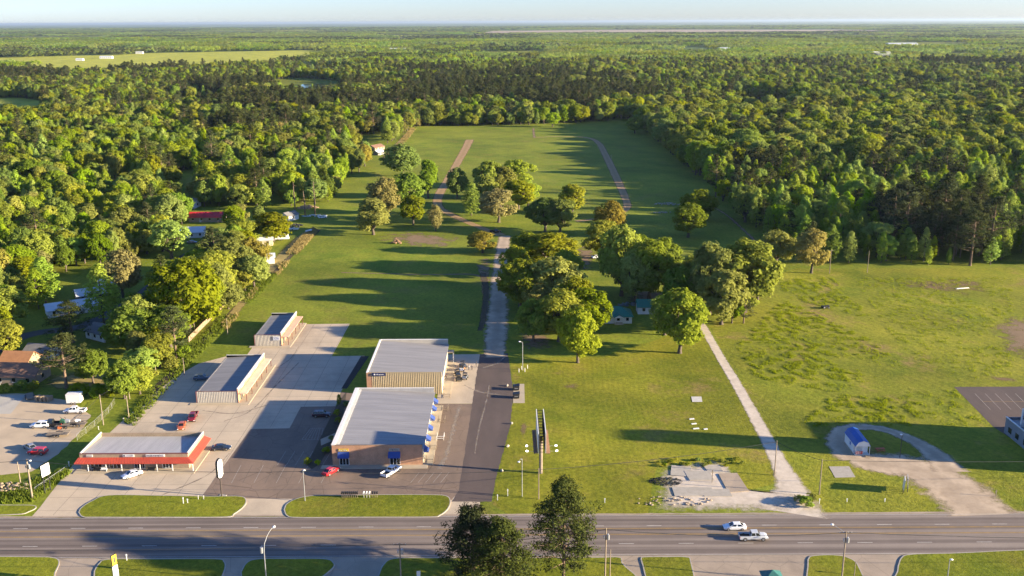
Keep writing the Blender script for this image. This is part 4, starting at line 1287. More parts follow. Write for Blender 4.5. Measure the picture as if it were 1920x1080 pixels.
# 4 -- tan ribbed hall
def tan_hall():
    X0, X1, Y0, Y1, H = -41.7, -20.2, 257.6, 286.8, 6.6
    L, D = X1-X0, Y1-Y0
    e = empty('tan_building', (X0, Y0, 0.02), 0, 'tall tan ribbed metal building with grey roof behind the brick one', 'building')
    corrugated(1.3, L, 0, 0, H-.02, 0.5, 0.06).build('wall', M_TAN, e)
    MB().box(0, 1.28, -0.06, 0.2, 0, H-.02).build('wall', M_BRICK, e)
    MB().box(0, .22, .21, D, 0, H-.3).build('wall', M_SIDING, e)
    MB().box(0, L, D-.22, D, 0, H+.02).build('wall', M_SIDING, e)
    MB().box(L-.22, L-.005, .02, D-.23, 0, H-1.75).build('wall', M_CREAM, e)
    rib_roof(0.2, L+.25, 0.1, D-.23, H-.12, H-1.6, 'x', 0.7, rib=0.04).build('roof', M_ROOF, e)
    MB().box(-.06, .42, -0.08, D+.05, H-.1, H+.12).build('parapet', M_COPING, e)
    MB().box(.43, L, -0.1, 0.09, H-.015, H+.06).build('roof_trim', M_TAN, e)
    MB().box(.43, L, D-.24, D+.04, H+.025, H+.2).build('parapet_cap', M_COPING, e)
    s_ = MB().box(1.7, 5.4, -.28, -.10, H-.95, H-.1).build('sign', M_NAVY, e)
    MB().tube((2.35,-.32,H-.52), (2.35,-.282,H-.52), .24, .24, 12).build('emblem', M_WHITE, s_)
    letters(s_, 2.8, 5.1, -.28, H-.52, 0.34, M_WHITE, 5)
    for y0 in (2.5, 7.5, 12.5, 17.5, 22.5):
        w = MB().box(L, L+.05, y0, y0+2.6, .15, 2.4).build('window', M_GLASS, e)
        MB().box(L+.051, L+.08, y0+1.25, y0+1.35, .15, 2.4).build('mullion', M_WHITE, w)
    MB().box(L, L+1.9, D-3.2, D-.6, 3.2, 3.35).build('canopy', M_WALK, e)
    for y in (D-3.0, D-.8): MB().box(L+1.65, L+1.8, y-.07, y+.07, 0.1, 3.2).build('post', M_WHITE, e)
    MB().box(L, L+2.4, -.3, D, 0, .12).build('walkway', M_WALK, e)
tan_hall()

# 5 -- brick building
def brick_shop():
    X0, X1, Y0, Y1, H = -43.4, -21.7, 211.6, 248.6, 5.3
    L, D = X1-X0, Y1-Y0
    e = empty('brick_building', (X0, Y0, 0.02), 0, 'orange brick shop building with blue awnings and wide grey roof', 'building')
    MB().box(0, L, 0, .25, 0, H).build('wall', M_BRICK, e)
    MB().box(0, .25, .26, D, 0, H).build('wall', M_BRICK, e)
    MB().box(0, L, D-.25, D, 0, H+.05).build('wall', M_ROOFL, e)
    MB().box(L-.25, L-.002, .26, D-.26, 0, H-1.35).build('wall', M_CREAM, e)
    rib_roof(.26, L+.3, .26, D-.26, H-.1, H-1.2, 'x', 1.2, rib=0.03).build('roof', M_ROOF, e)
    cp = MB().box(-.1, .8, -.05, D+.05, H+.004, H+.2).build('parapet', M_COPING, e)
    bme = MB().box(.8, 1.75, -.07, .07, H-.25, H+.12).mesh('brace'); bme.materials.append(M_COPING)
    for i in range(46):
        o = link('brace', bme, None, e); o.location = (0, .8+i*.78, 0)
    MB().box(.81, L+.05, -.06, .25, H+.004, H+.12).build('roof_trim', mat('bronze_trim', (0.22,0.19,0.17), None, 1, .6), e)
    MB().box(.81, L, D-.26, D+.03, H+.055, H+.2).build('parapet_cap', M_COPING, e)
    for x0, x1, m, k in ((1.5,4.0,mat('yellow_sign', (0.55,0.38,0.04), (0.5,0.33,0.03), 1, .6),1), (13.6,16.3,M_STEEL,2)):
        shopfront(e, x0+.2, x1, 0, .12, 2.2, 3)
        a = awning_y(x0-.1, x1+.1, -.005, 3.6, 1.15, 1.05).build('awning', M_BLUEAWN, e)
        s_ = MB().box(x0+.05, x1-.05, -.12, -.006, 3.75, 4.4).build('sign', m, e)
        letters(s_, x0+.2, x1-.3, -.12, 4.08, .3, M_WHITE if k == 1 else M_LETTER, 20+k)
    for y in (3.2, 9.6, 16.0, 22.4, 28.8, 34.0):
        awning_x(y-.2, y+2.0, L, 3.0, 1.2, .9).build('awning', M_BLUEAWN, e)
        w = MB().box(L, L+.06, y, y+1.9, .12, 2.1).build('door', M_GLASS, e)
        MB().box(L+.061, L+.1, y+.9, y+1.0, .12, 2.1).build('mullion', M_WHITE, w)
    for y in (1.0, 7.2, 13.4, 19.8, 26.2):
        MB().box(L, L+.05, y, y+1.3, .9, 2.1).build('window', M_GLASS, e)
    MB().box(-2.6, L+1.2, -1.9, -.01, 0, .14).build('walkway', M_WALK, e)
    MB().box(L+.01, L+2.4, -.005, D, 0, .12).build('walkway', M_WALK, e)
brick_shop()
# small patio fences on its sunny side
for i, (px, py) in enumerate(((838,744),(834,768),(828,790),(826,822),(812,840),(806,866))):
    p = G(px, py)
    t = empty('patio_fence', (p.x, p.y, 0.03), 0, ['patio fence beside the farthest blue awning','patio fence beside the second farthest blue awning','patio fence beside the middle blue awnings','pale boxed patio fence with glass panel halfway along the brick building','patio fence near the front corner awning','patio fence at the front right corner of the brick building'][i], 'fence', 'patio fences along the brick building')
    m = M_WHITE if i == 3 else M_POLE
    for x in (-.9, .9):
        for y in (-1.1, 1.1): MB().box(x-.06, x+.06, y-.06, y+.06, 0, 1.15).build('post', m, t)
    for z in (.45, 1.0):
        MB().box(.87, .93, -1.04, 1.04, z, z+.09).build('rail', m, t); MB().box(-.84, .84, -1.13, -1.07, z, z+.09).build('rail', m, t)
# planting beds on the shaded side
sheet('planting_bed', W([(677,668),(692,668),(652,727),(650,729),(640,729)]), M_MULCH, 0.06)
sheet('planting_bed', W([(630,762),(650,735),(640,800),(600,870),(585,880),(575,872)]), mat('bed_soil', (0.085,0.065,0.04), (0.05,0.04,0.025), 1.0, .95, 0, .06, 3), 0.062)
sheet('footpath', W([(601,824),(629,812),(625,826),(602,836)]), M_WALK, 0.075)

# ------------- houses
M_SHINGLE = mat('brown_shingles', (0.24,0.13,0.08), (0.16,0.09,0.06), 0.8, .9, 0, .02, 8)
M_ORANGE = mat('orange_brown_shingles', (0.40,0.19,0.08), (0.30,0.14,0.06), 0.8, .9)
M_GREYSH = mat('grey_shingles', (0.20,0.19,0.18), (0.14,0.135,0.13), 0.8, .9)
M_GREENR = mat('green_metal_roof', (0.03,0.20,0.13), (0.022,0.15,0.10), 0.5, .5, .2)
M_REDR = mat('crimson_metal_roof', (0.52,0.025,0.04), (0.42,0.02,0.03), 0.5, .5)
M_WHITER = mat('white_metal_roof', (0.60,0.63,0.65), (0.50,0.53,0.55), 0.5, .5)
M_SIDW = mat('white_siding', (0.66,0.66,0.64), (0.58,0.58,0.56), 1, .7)
M_BLUER = mat('blue_metal_roof', (0.02,0.10,0.38), (0.015,0.08,0.30), 0.6, .45)

def gable(e, L, D, h, rh, over=.5, axis='x', roofm=None, wallm=None, hip=0.0, wins=3, door=True):
    """house body centred at e; ridge along axis"""
    a, b = L/2, D/2
    mb = MB().box(-a, a, -b, b, 0, h)
    if not hip:
        if axis == 'x':
            for x in (-a, a): mb.poly([(x,-b,h),(x,b,h),(x,0,h+rh)])
        else:
            for y in (-b, b): mb.poly([(-a,y,h),(a,y,h),(0,y,h+rh)])
    mb.build('wall', wallm, e)
    A, B = a+over, b+over; k = rh/(b if axis == 'x' else a); dz = -over*k+.06
    r = MB()
    if axis == 'x':
        h1 = hip*b
        for s in (1, -1):
            q = [(-A,s*B,h+dz),(A,s*B,h+dz),(A-h1-(over if hip else 0),0,h+rh+.06),(-A+h1+(over if hip else 0),0,h+rh+.06)]
            r.hexa(q, [(p[0],p[1],p[2]+.12) for p in q])
        if hip:
            for s in (1, -1):
                q = [(s*A,-B,h+dz),(s*A,B,h+dz),(s*(A-h1-over),0.01,h+rh+.06),(s*(A-h1-over),-.01,h+rh+.06)]
                r.hexa(q, [(p[0],p[1],p[2]+.121) for p in q])
    else:
        for s in (1, -1):
            q = [(s*A,-B,h+dz),(s*A,B,h+dz),(0,B,h+rh+.06),(0,-B,h+rh+.06)]
            r.hexa(q, [(p[0],p[1],p[2]+.12) for p in q])
    r.build('roof', roofm, e)
    for i in range(wins):
        x = -a+L*(i+.5)/wins
        w = MB().box(x-.5, x+.5, -b-.05, -b-.005, h*.38, h*.8).build('window', M_GLASS, e)
        MB().box(x-.58, x+.58, -b-.09, -b-.004, h*.33, h*.375).build('sill', M_WHITE, w)
    for s in (1,):
        MB().box(a+.005, a+.05, -.6, .6, h*.38, h*.8).build('window', M_GLASS, e)
    if door: MB().box(-a+L*.32, -a+L*.32+.95, -b-.045, -b-.004, .05, h*.78).build('door', M_OFFW, e)

def house(name, px, py, L, D, h, rh, rz, roofm, wallm, label, cat='house', **k):
    p = G(px, py)
    e = empty(name, (p.x, p.y, 0), R(rz), label, cat)
    gable(e, L, D, h, rh, roofm=roofm, wallm=wallm, **k)
    return e
# green-roofed house: hipped main part, porch wing
p = G(1158, 603)
e = empty('house', (p.x, p.y+2, 0), 0, 'white bungalow with dark green hipped roof on the lawn', 'house')
gable(e, 9.6, 8.5, 2.7, 2.3, roofm=M_GREENR, wallm=M_SIDW, hip=0.9, wins=3)
MB().box(-1.4, 1.6, -5.9, -4.26, 0, .5).build('porch', M_WALK, e)
for x in (-1.3, 1.4): MB().box(x, x+.12, -5.8, -5.68, .5, 2.6).build('porch_post', M_WHITE, e)
q = MB()
for s in (1, -1):
    w = [(.1+s*1.9,-6.0,2.5),(.1+s*1.9,-2.6,2.5),(.1,-1.8,3.55),(.1,-6.0,3.55)]
    q.hexa(w, [(a,b,c+.12) for a,b,c in w])
q.build('porch_roof', M_GREENR, e)
MB().poly([(-1.6,-5.95,2.55),(1.8,-5.95,2.55),(.1,-5.95,3.5)]).build('porch_gable', M_WHITE, e)
house('garage', 1216, 585, 8.5, 5.5, 2.9, 1.9, 0, M_GREENR, M_SIDW, 'white garage with green roof beside the green-roofed bungalow', 'garage', wins=2, door=False)
# the houses on the left
house('house', 30, 712, 17, 9, 2.8, 2.6, -4, M_SHINGLE, M_TANB, 'long brown-roofed brick house at the left edge behind the yard', wins=4)
house('house', 40, 690, 9, 8, 2.9, 2.6, -6, M_ORANGE, M_TANB, 'orange-brown roofed wing rising behind the long brown roof')
house('house', 82, 668, 9, 6, 2.6, 1.6, -10, M_GREYSH, M_SIDW, 'small dull-roofed house half hidden behind the dark cedar')
house('house', 135, 585, 17, 8, 2.7, 1.7, 32, M_WHITER, M_SIDW, 'white-roofed low house left of the street', wins=4)
house('house', 172, 560, 11, 8, 2.7, 1.7, 32, M_WHITER, M_GREYSH, 'pale blue-roofed house end just beyond the white-roofed house')
house('house', 208, 540, 9, 7, 2.7, 1.7, 28, M_WHITER, M_SIDW, 'white-roofed house farthest along the left of the street')
house('house', 198, 632, 10, 8, 2.7, 1.8, -32, M_GREYSH, M_SIDW, 'grey-roofed white house in front of the street bend')
house('house', 390, 414, 18, 8, 2.8, 2.0, 0, M_REDR, M_TANB, 'house with a bright crimson metal roof', wins=4)
house('house', 362, 443, 12, 8, 2.8, 2.0, 10, M_WHITER, M_SIDW, 'white house just below the crimson-roofed one')
house('house', 228, 362, 13, 9, 3, 2.4, 12, M_WHITER, M_SIDW, 'pale-roofed house deep in the left-hand wood')
house('house', 351, 388, 13, 9, 3, 2.2, -8, M_GREYSH, M_SIDW, 'dark-roofed house behind and left of the crimson roof')
house('shed', 489, 492, 12, 8, 2.9, 1.0, 14, M_WHITER, M_SIDW, 'flat white metal shed nearest the dry grass bank', 'shed', wins=1)
house('mobile_home', 484, 460, 14, 5, 2.9, .9, 12, M_WHITER, M_CREAM, 'cream mobile home behind the white metal shed', 'mobile home')
house('shed', 543, 412, 8, 6, 2.8, 1.6, 60, M_GREYSH, M_SIDW, 'dark-roofed shed beside the junk heap', 'shed', wins=1)
house('shed', 391, 595, 3, 3, 2.2, 1.0, 40, M_WHITER, M_SIDW, 'tiny white shed behind the board fence', 'shed', wins=1, door=False)
house('house', 705, 281, 13, 8, 2.6, 1.8, 60, M_SHINGLE, M_TANB, 'brown-roofed house by the far left corner of the field')
house('house', 710, 290, 8, 5, 2.4, 1.2, 60, M_WHITER, M_GREYSH, 'white-roofed house in front of the far brown-roofed one')
house('house', 583, 270, 22, 9, 3, 2.6, 6, M_GREYSH, M_SIDW, 'grey long house in the woods left of the far field')
# far buildings in the fields and woods
for px, py, L_, D_, h_, lab, m in ((200,110,36,16,6,'white barn in the far left field',M_WHITER), (262,101,24,14,6,'white farmhouse at the far edge of the left field',M_WHITER), (150,114,20,12,5,'small white barn left of the white barn in the far field',M_WHITER),
      (607,140,60,22,7,'long white hall beyond the pond',M_WHITER), (690,137,50,18,6,'low white building right of the long hall',M_WHITER), (745,95,60,24,7,'pale warehouse at the edge of the middle distance',M_WHITER),
      (1242,137,26,14,7,'white house roof among the woods right of centre',M_WHITER), (1430,136,26,14,7,'grey roof among the woods at right',M_GREYSH), (1607,142,34,16,7,'pale roof among the woods far right',M_WHITER), (1897,156,44,20,8,'pale warehouse roof at the right edge of the woods',M_WHITER),
      (1690,86,120,40,9,'long pale farm sheds in the far right field',M_WHITER), (1357,95,40,20,8,'barn in the small far field right of centre',M_WHITER)):
    house('building', px, py, L_, D_, h_, h_*.35, 3, m, M_SIDW, lab, 'building', wins=6)
# church steeple
p = G(484, 142)
e = empty('church', (p.x, p.y, 0), 0, 'white church with pointed steeple beyond the pond', 'church')
e.scale = (.55,.55,.55)
gable(e, 16, 26, 9, 6, axis='y', roofm=M_GREYSH, wallm=M_SIDW, wins=2)
MB().box(-2.6, 2.6, -17, -13.1, 0, 18).build('tower', M_SIDW, e)
MB().hexa([(-2.6,-17,18),(2.6,-17,18),(2.6,-13.1,18),(-2.6,-13.1,18)], [(-.1,-15.1,38),(.1,-15.1,38),(.1,-14.9,38),(-.1,-14.9,38)]).build('spire', M_WHITE, e)
# pond
pm, nt, nd, lk, bs = nodes('pond_water')
bs.inputs['Base Color'].default_value = (0.02,0.035,0.03,1); bs.inputs['Roughness'].default_value = .08
nz = add_noise(nt, nd.new('ShaderNodeNewGeometry').outputs['Position'], .5, 3); bb = nd.new('ShaderNodeBump'); bb.inputs['Distance'].default_value = .02; bb.inputs['Strength'].default_value = .3
lk.new(nz.outputs[0], bb.inputs['Height']); lk.new(bb.outputs[0], bs.inputs['Normal'])
sheet('pond', W([(552,160),(575,157),(605,158),(614,164),(604,171),(580,174),(558,171),(548,165)]), pm, .3, 1.5, 8)

# blue-roofed portable shed
def blue_shed():
    p0 = G(1617, 854)
    e = empty('portable_shed', (p0.x, p0.y+4.0, 0.25), R(-1), 'small white portable shed with blue barn roof on the gravel loop', 'shed')
    w, d, h = 1.75, 4.1, 2.2
    prof = [(-w,h),(-w*.72,h+1.0),(0,h+1.45),(w*.72,h+1.0),(w,h)]
    MB().box(-w, w, -d+1.6, d, .0, h).build('wall', M_SIDW, e)
    for y in (-d+.02, d-.02): MB().hexa([(x,y-.03,z) for x,z in prof], [(x,y+.03,z) for x,z in prof]).build('gable', M_SIDW, e)
    r = MB()
    ov = [(-w-.15,h-.12)]+prof[1:4]+[(w+.15,h-.12)]
    for (xa,za),(xb,zb) in zip(ov, ov[1:]):
        q = [(xa,-d-.15,za+.03),(xb,-d-.15,zb+.03),(xb,d+.15,zb+.03),(xa,d+.15,za+.03)]
        r.hexa(q, [(x,y,z+.07) for x,y,z in q])
        for k in range(1, 10):
            y = -d+2*d*k/10; r.tube((xa,y,za+.11), (xb,y,zb+.11), .025, .025, 4)
    r.build('roof', M_BLUER, e)
    MB().box(-w-.03, w+.03, -d, d, -.2, -.003).build('skid_floor', M_OFFW, e)
    for x in (-w+.06, 0.1, w-.06): MB().box(x-.05, x+.05, -d+.03, -d+.13, 0, h).build('porch_post', M_WHITE, e)
    b_ = MB().box(-w+.02, 0.0, -d-.06, -d+.02, .15, .95).build('banner', mat('red_banner', (0.45,0.06,0.05), (0.40,0.05,0.05), 1, .6), e)
    letters(b_, -w+.15, -.1, -d-.06, .55, .28, M_WHITE, 31, 2)
    MB().box(-w+.1, -.15, -d+1.5, -d+1.595, .8, 1.9).build('window', M_OFFW, e)
    MB().box(.3, 1.2, -d+1.52, -d+1.595, 0, 2.0).build('door', M_WHITE, e)
    MB().box(-w-.05, -w-.004, -.5, .3, .9, 1.7).build('window', M_BLUER, e)
    MB().box(.5, 1.6, -d-1.0, -d-.25, -.2, -.02).build('step', M_POLE, e)
blue_shed()

# shop at the right edge with signs, and, out of frame, an assumed block and tower for their lawn shadow
def right_shop():
    e = empty('corner_building', (127.0, 205.0, 0.02), 0, 'dark grey flat-roofed shop with red sign at the right edge', 'shop')
    dg = mat('dark_grey_stucco', (0.20,0.21,0.23), (0.16,0.17,0.19), .6, .8)
    walls(0, 30, 0, 24, 4.3, dg, e)
    MB().box(.26, 29.74, .26, 23.74, 3.5, 3.7).build('roof', M_ROOF, e)
    MB().box(-.08, 30.08, -.08, .3, 4.304, 4.44).build('parapet_cap', M_COPING, e); MB().box(-.08, .3, .31, 24.08, 4.304, 4.44).build('parapet_cap', M_COPING, e)
    for y in (13, 17, 20.5):
        MB().box(-.06, -.004, y, y+1.6, 1.0, 2.4).build('window', M_GLASS, e)
    s_ = MB().box(.6, 6.5, 11.5, 11.8, 3.71, 7.4).build('sign', mat('red_sign', (0.45,0.03,0.04), (0.4,0.03,0.04), 1, .5), e)
    letters(s_, .8, 6.2, 11.5, 5.6, .7, mat('yellow_letters', (0.7,0.5,0.1), None, 1, .6), 41, 2)
    s2 = MB().box(1.2, 7, 19.0, 19.3, 3.71, 8.6).build('sign', M_WHITE, e)
    MB().box(1.6, 2.3, 18.93, 18.997, 5.8, 7.6).build('emblem', M_LETTER, s2)
    MB().box(7.5, 29.5, 2.5, 21.0, 3.71, 12.4).build('assumed_block', dg, e)  # unseen block, assumed and sized to cast the wide shadow strip
    MB().box(14, 24, 0.5, 7.0, 3.72, 24.5).build('tower', dg, e)  # unseen tower, assumed; its height is set by the long lawn shadow
    MB().box(14.2, 23.8, 0.7, 6.8, 24.501, 24.7).build('assumed_tower_roof', M_ROOF, e)
right_shop()
# ---------------------------------------------------------------- vehicles
M_RIM = mat('alloy_rim', (0.45,0.45,0.46), None, 5, .35, .7)
M_HEADL = mat('headlight', (0.75,0.76,0.78), None, 3, .15)
M_TAIL = mat('tail_light', (0.40,0.02,0.02), None, 3, .2)
M_PLAST = mat('black_plastic', (0.025,0.025,0.027), None, 5, .6)
def paint(nm, c): return mat('car_paint_'+nm, c, tuple(x*.93 for x in c), .8, .28, .0, coat=.6)
PAINT = {'white':paint('white',(0.75,0.76,0.77)), 'silver':paint('silver',(0.50,0.52,0.54)), 'red':paint('red',(0.50,0.015,0.02)), 'maroon':paint('maroon',(0.16,0.012,0.018)),
         'navy':paint('navy',(0.012,0.02,0.04)), 'black':paint('black',(0.012,0.012,0.014)), 'plum':paint('plum',(0.04,0.012,0.022)), 'orange':paint('orange',(0.42,0.10,0.03)), 'slate':paint('slate',(0.09,0.12,0.17)), 'grey':paint('grey',(0.22,0.23,0.25)), 'green':paint('green',(0.03,0.10,0.05))}
_wh = {}
def wheel(e, x, y, r, w=.22):
    k = (r, w)
    if k not in _wh:
        a = MB().tube((0,-w/2,0), (0,w/2,0), r, r, 16).mesh('wheel'); a.materials.append(M_RUBBER)
        b = MB().tube((0,-w/2-.012,0), (0,w/2+.012,0), r*.6, r*.6, 12).mesh('rim'); b.materials.append(M_RIM)
        _wh[k] = (a, b)
    a, b = _wh[k]
    o = link('wheel', a, None, e); o.location = (x, y, r); link('rim', b, None, o)

def loft(st, k=None):
    """st: (x, zbottom, zshoulder, ztop, half width, half width at top)"""
    mb = MB(); rings = []
    for x, zb, zs, zt, hw, ht in st:
        rings.append([(x,-hw*.92,zb),(x,-hw,zb+(zs-zb)*.45),(x,-hw*.97,zs),(x,-ht,zt),(x,0,zt+.02),(x,ht,zt),(x,hw*.97,zs),(x,hw,zb+(zs-zb)*.45),(x,hw*.92,zb)])
    n = len(rings[0])
    for a, b in zip(rings, rings[1:]):
        for i in range(n):
            j = (i+1) % n; mb.poly([a[i], a[j], b[j], b[i]])
    mb.poly(rings[0]); mb.poly(rings[-1])
    return mb

def quad_on(e, name, P, m, off=.012, inset=(.08,.1)):
    """window inset in a four-cornered face, a little proud"""
    P = [Vector(p) for p in P]; c = sum(P, Vector())/4
    n = (P[1]-P[0]).cross(P[3]-P[0]).normalized()
    q = []
    for i in range(4):
        u = P[i].lerp(P[(i+1) % 4], inset[0]) if i % 2 == 0 else P[i].lerp(P[(i-1) % 4], inset[0])
        v = (P[(i+3) % 4] if i % 2 == 0 else P[(i+1) % 4]) - P[i]
        q.append(u+v*inset[1])
    top = [p+n*off for p in q]; bot = [p-n*.02 for p in q]
    return MB().hexa(bot, top).build(name, m, e)

def car(kind, col, loc, head, label, cat=None, group=None, name=None, s=1.0, load=None):
    pm = PAINT[col]
    nm = {'sedan':'sedan_car', 'suv':'suv_car', 'pickup':'pickup_truck', 'van':'van'}[kind]
    e = empty(name or nm, (loc[0], loc[1], loc[2] if len(loc) > 2 else .035), R(head), label, cat or {'sedan':'car','suv':'car','pickup':'truck','van':'van'}[kind], group)
    e.scale = (s, s, s)
    if kind == 'sedan':
        st = [(-2.4,.42,.72,.78,.74,.6),(-2.25,.3,.82,.92,.87,.74),(-1.6,.26,.86,.99,.92,.8),(-.4,.24,.84,.96,.92,.84),(1.0,.24,.82,.95,.92,.82),(1.75,.26,.74,.84,.9,.76),(2.25,.32,.62,.7,.82,.66),(2.4,.42,.56,.6,.68,.56)]
        B = (-1.95,1.2,.93,.8); T = (-1.05,.3,1.43,.58); wx, wr = (-1.42,1.45), .33
    elif kind == 'suv':
        st = [(-2.4,.5,.9,1.0,.84,.8),(-2.3,.36,.98,1.08,.93,.86),(-.5,.3,.98,1.08,.96,.88),(1.1,.3,.96,1.08,.96,.86),(1.9,.34,.9,1.0,.94,.8),(2.3,.4,.78,.86,.86,.72),(2.42,.5,.66,.7,.74,.62)]
        B = (-2.28,1.25,1.06,.86); T = (-1.95,.45,1.72,.66); wx, wr = (-1.45,1.5), .38
    elif kind == 'van':
        st = [(-2.6,.5,1.3,1.4,.92,.9),(-2.5,.36,1.3,1.42,.98,.92),(1.5,.34,1.25,1.36,.98,.9),(2.2,.36,1.0,1.12,.95,.82),(2.6,.42,.8,.86,.84,.7)]
        B = (-2.5,1.75,1.38,.92); T = (-2.4,.9,2.2,.78); wx, wr = (-1.6,1.6), .36
    else:
        st = [(-.72,.45,1.02,1.14,.97,.9),(.2,.42,1.02,1.14,.98,.9),(1.4,.42,1.02,1.15,.98,.88),(2.3,.45,.98,1.1,.96,.84),(2.75,.48,.85,.95,.9,.76),(2.88,.55,.72,.76,.8,.68)]
        B = (-.68,1.5,1.12,.88); T = (-.5,.78,1.86,.68); wx, wr = (-1.85,1.85), .42
    loft(st).build('body', pm, e, smooth=False)
    xb0, xb1, zb, hb = B; xt0, xt1, zt, ht = T
    bot = [(xb0,-hb,zb-.04),(xb1,-hb,zb-.04),(xb1,hb,zb-.04),(xb0,hb,zb-.04)]; top = [(xt0,-ht,zt),(xt1,-ht,zt),(xt1,ht,zt),(xt0,ht,zt)]
    MB().hexa(bot, top).build('cabin', pm, e)
    quad_on(e, 'windshield', [bot[1],bot[2],top[2],top[1]], M_GLASS, inset=(.07,.08))
    quad_on(e, 'rear_window', [bot[3],bot[0],top[0],top[3]], M_GLASS, inset=(.09,.14))
    for sd in (0, 1):
        a, b, c, d = (bot[0],bot[1],top[1],top[0]) if sd == 0 else (bot[2],bot[3],top[3],top[2])
        a, b, c, d = map(Vector, (a, b, c, d))
        quad_on(e, 'side_window', [a, a.lerp(b,.48), d.lerp(c,.5), d], M_GLASS, inset=(.08,.14))
        quad_on(e, 'side_window', [a.lerp(b,.5), b, c, d.lerp(c,.52)], M_GLASS, inset=(.08,.14))
    xf = st[-1][0]; zf = st[-1][3]; wf = st[-1][4]
    for y in (-1, 1): MB().box(xf-.22, xf+.015, y*wf*.95-.17, y*wf*.95+.17, zf-.1, zf+.05).build('headlight', M_HEADL, e)
    MB().box(xf-.1, xf+.03, -wf*.6, wf*.6, zf-.2, zf-.06).build('grille', M_PLAST, e)
    if kind == 'pickup':
        x0, x1 = -2.9, -.74
        MB().box(x0, x1, -.88, .88, .55, .68).build('bed_floor', M_PLAST, e)
        for y in (-1, 1): MB().box(x0, x1, min(y*.885,y*.98), max(y*.885,y*.98), .45, 1.12).build('bed_side', pm, e)
        t = MB().box(x0-.08, x0, -.96, .96, .5, 1.1).build('tailgate', pm, e)
        xr, zr, wr_ = x0-.085, .85, .9
    else:
        xr, zr, wr_ = st[0][0]-.01, st[0][3]-.14, st[0][4]*.95
    for y in (-1, 1): MB().box(xr-.02, xr+.06, y*wr_-.13, y*wr_+.13, zr-.12, zr+.14).build('tail_light', M_TAIL, e)
    for y in (-1, 1):
        wid = st[2][4]
        for x in wx: wheel(e, x, y*(wid-.1), wr)
        MB().box(.75 if kind != 'pickup' else 1.0, .95 if kind != 'pickup' else 1.2, min(y*wid,y*(wid+.2)), max(y*wid,y*(wid+.2)), zb-.08, zb+.08).build('mirror', pm, e)
    return e
def at(px, py, z=.035): p = G(px, py); return (p.x, p.y, z)
car('sedan', 'white', at(1377,992), 180, 'white sedan with dark sunroof driving left on the highway')
car('pickup', 'silver', at(1412,1011), 0, 'silver pickup truck driving right on the highway')
car('sedan', 'red', at(621,887), 57, 'bright red car parked before the brick building')
car('pickup', 'white', at(734,888), 57, 'white pickup parked in front of the brick building')
car('suv', 'plum', at(603,781), 2, 'dark plum SUV parked by the planting bed left of the brick building')
car('sedan', 'navy', at(415,843), 4, 'dark blue sedan right of the red-awning shop')
car('sedan', 'white', at(248,893), 222, 'white sedan parked in front of the red-awning shop')
car('pickup', 'maroon', at(362,786), -82, 'dark red pickup facing the camera behind the red-awning shop')
car('sedan', 'orange', at(341,802), -80, 'small orange car behind the red-awning shop')
car('suv', 'slate', at(379,712), 4, 'dark slate SUV left of the front metal building')
car('pickup', 'white', at(141,774), 182, 'white pickup in the left yard below the white box trailer')
car('suv', 'white', at(76,801), 182, 'white SUV at the front of the row in the left yard')
car('pickup', 'black', at(97,799), 182, 'black pickup behind the white SUV in the left yard')
car('suv', 'red', at(71,851), 175, 'red SUV in the shaded part of the left yard')
car('sedan', 'grey', at(57,842), 140, 'grey car just behind the red SUV in the shade')
car('pickup', 'black', at(929,436), 10, 'black pickup at the head of the gravel lane')
car('sedan', 'white', at(1119,484), 20, 'white car parked under the trees right of the grove')
car('sedan', 'grey', at(360,456), 10, 'grey car on the drive below the crimson-roofed house')
car('sedan', 'white', at(605,409), 20, 'white car beside the junk heap at the field edge')
car('sedan', 'white', at(274,568), 40, 'white car parked along the street among the trees')
car('sedan', 'white', at(240,357), 20, 'white car by the pale-roofed house deep in the wood')

def utv(px, py, head, col, label):
    e = empty('utility_buggy', at(px, py), R(head), label, 'buggy', 'buggies parked by the tan building')
    MB().hexa([(-1.2,-.6,.4),(1.3,-.6,.4),(1.3,.6,.4),(-1.2,.6,.4)], [(-1.2,-.65,.8),(1.1,-.6,.95),(1.1,.6,.95),(-1.2,.65,.8)]).build('body', col, e)
    MB().box(-.4, .1, -.55, .55, .82, 1.15).build('seat', M_PLAST, e)
    c = MB()
    for y in (-.6, .6): c.path([(.9,y,.9),(.45,y,1.75),(-.6,y,1.75),(-.9,y,.8)], .035, 5)
    c.tube((.45,-.6,1.75), (.45,.6,1.75), .035, .035, 5).tube((-.6,-.6,1.75), (-.6,.6,1.75), .035, .035, 5)
    c.build('roll_cage', M_BLACK, e)
    MB().box(-.62, .5, -.62, .62, 1.77, 1.82).build('roof', M_PLAST, e)
    for x in (-.85, .95):
        for y in (-.7, .7): wheel(e, x, y, .33, .26)
for a in ((860,713,-85,M_PLAST,'black buggy nearest the camera in the row by the tan building'), (858,703,-80,PAINT['navy'],'dark blue buggy second in the row by the tan building'), (866,695,-95,PAINT['white'],'pale buggy third in the row by the tan building'),
          (868,688,-60,PAINT['black'],'small black buggy farthest in the row by the tan building'), (872,710,-100,PAINT['grey'],'grey buggy at the right of the nearest black one'),
          (829,708,10,PAINT['maroon'],'dark red buggy against the wall of the tan building')): utv(*a)

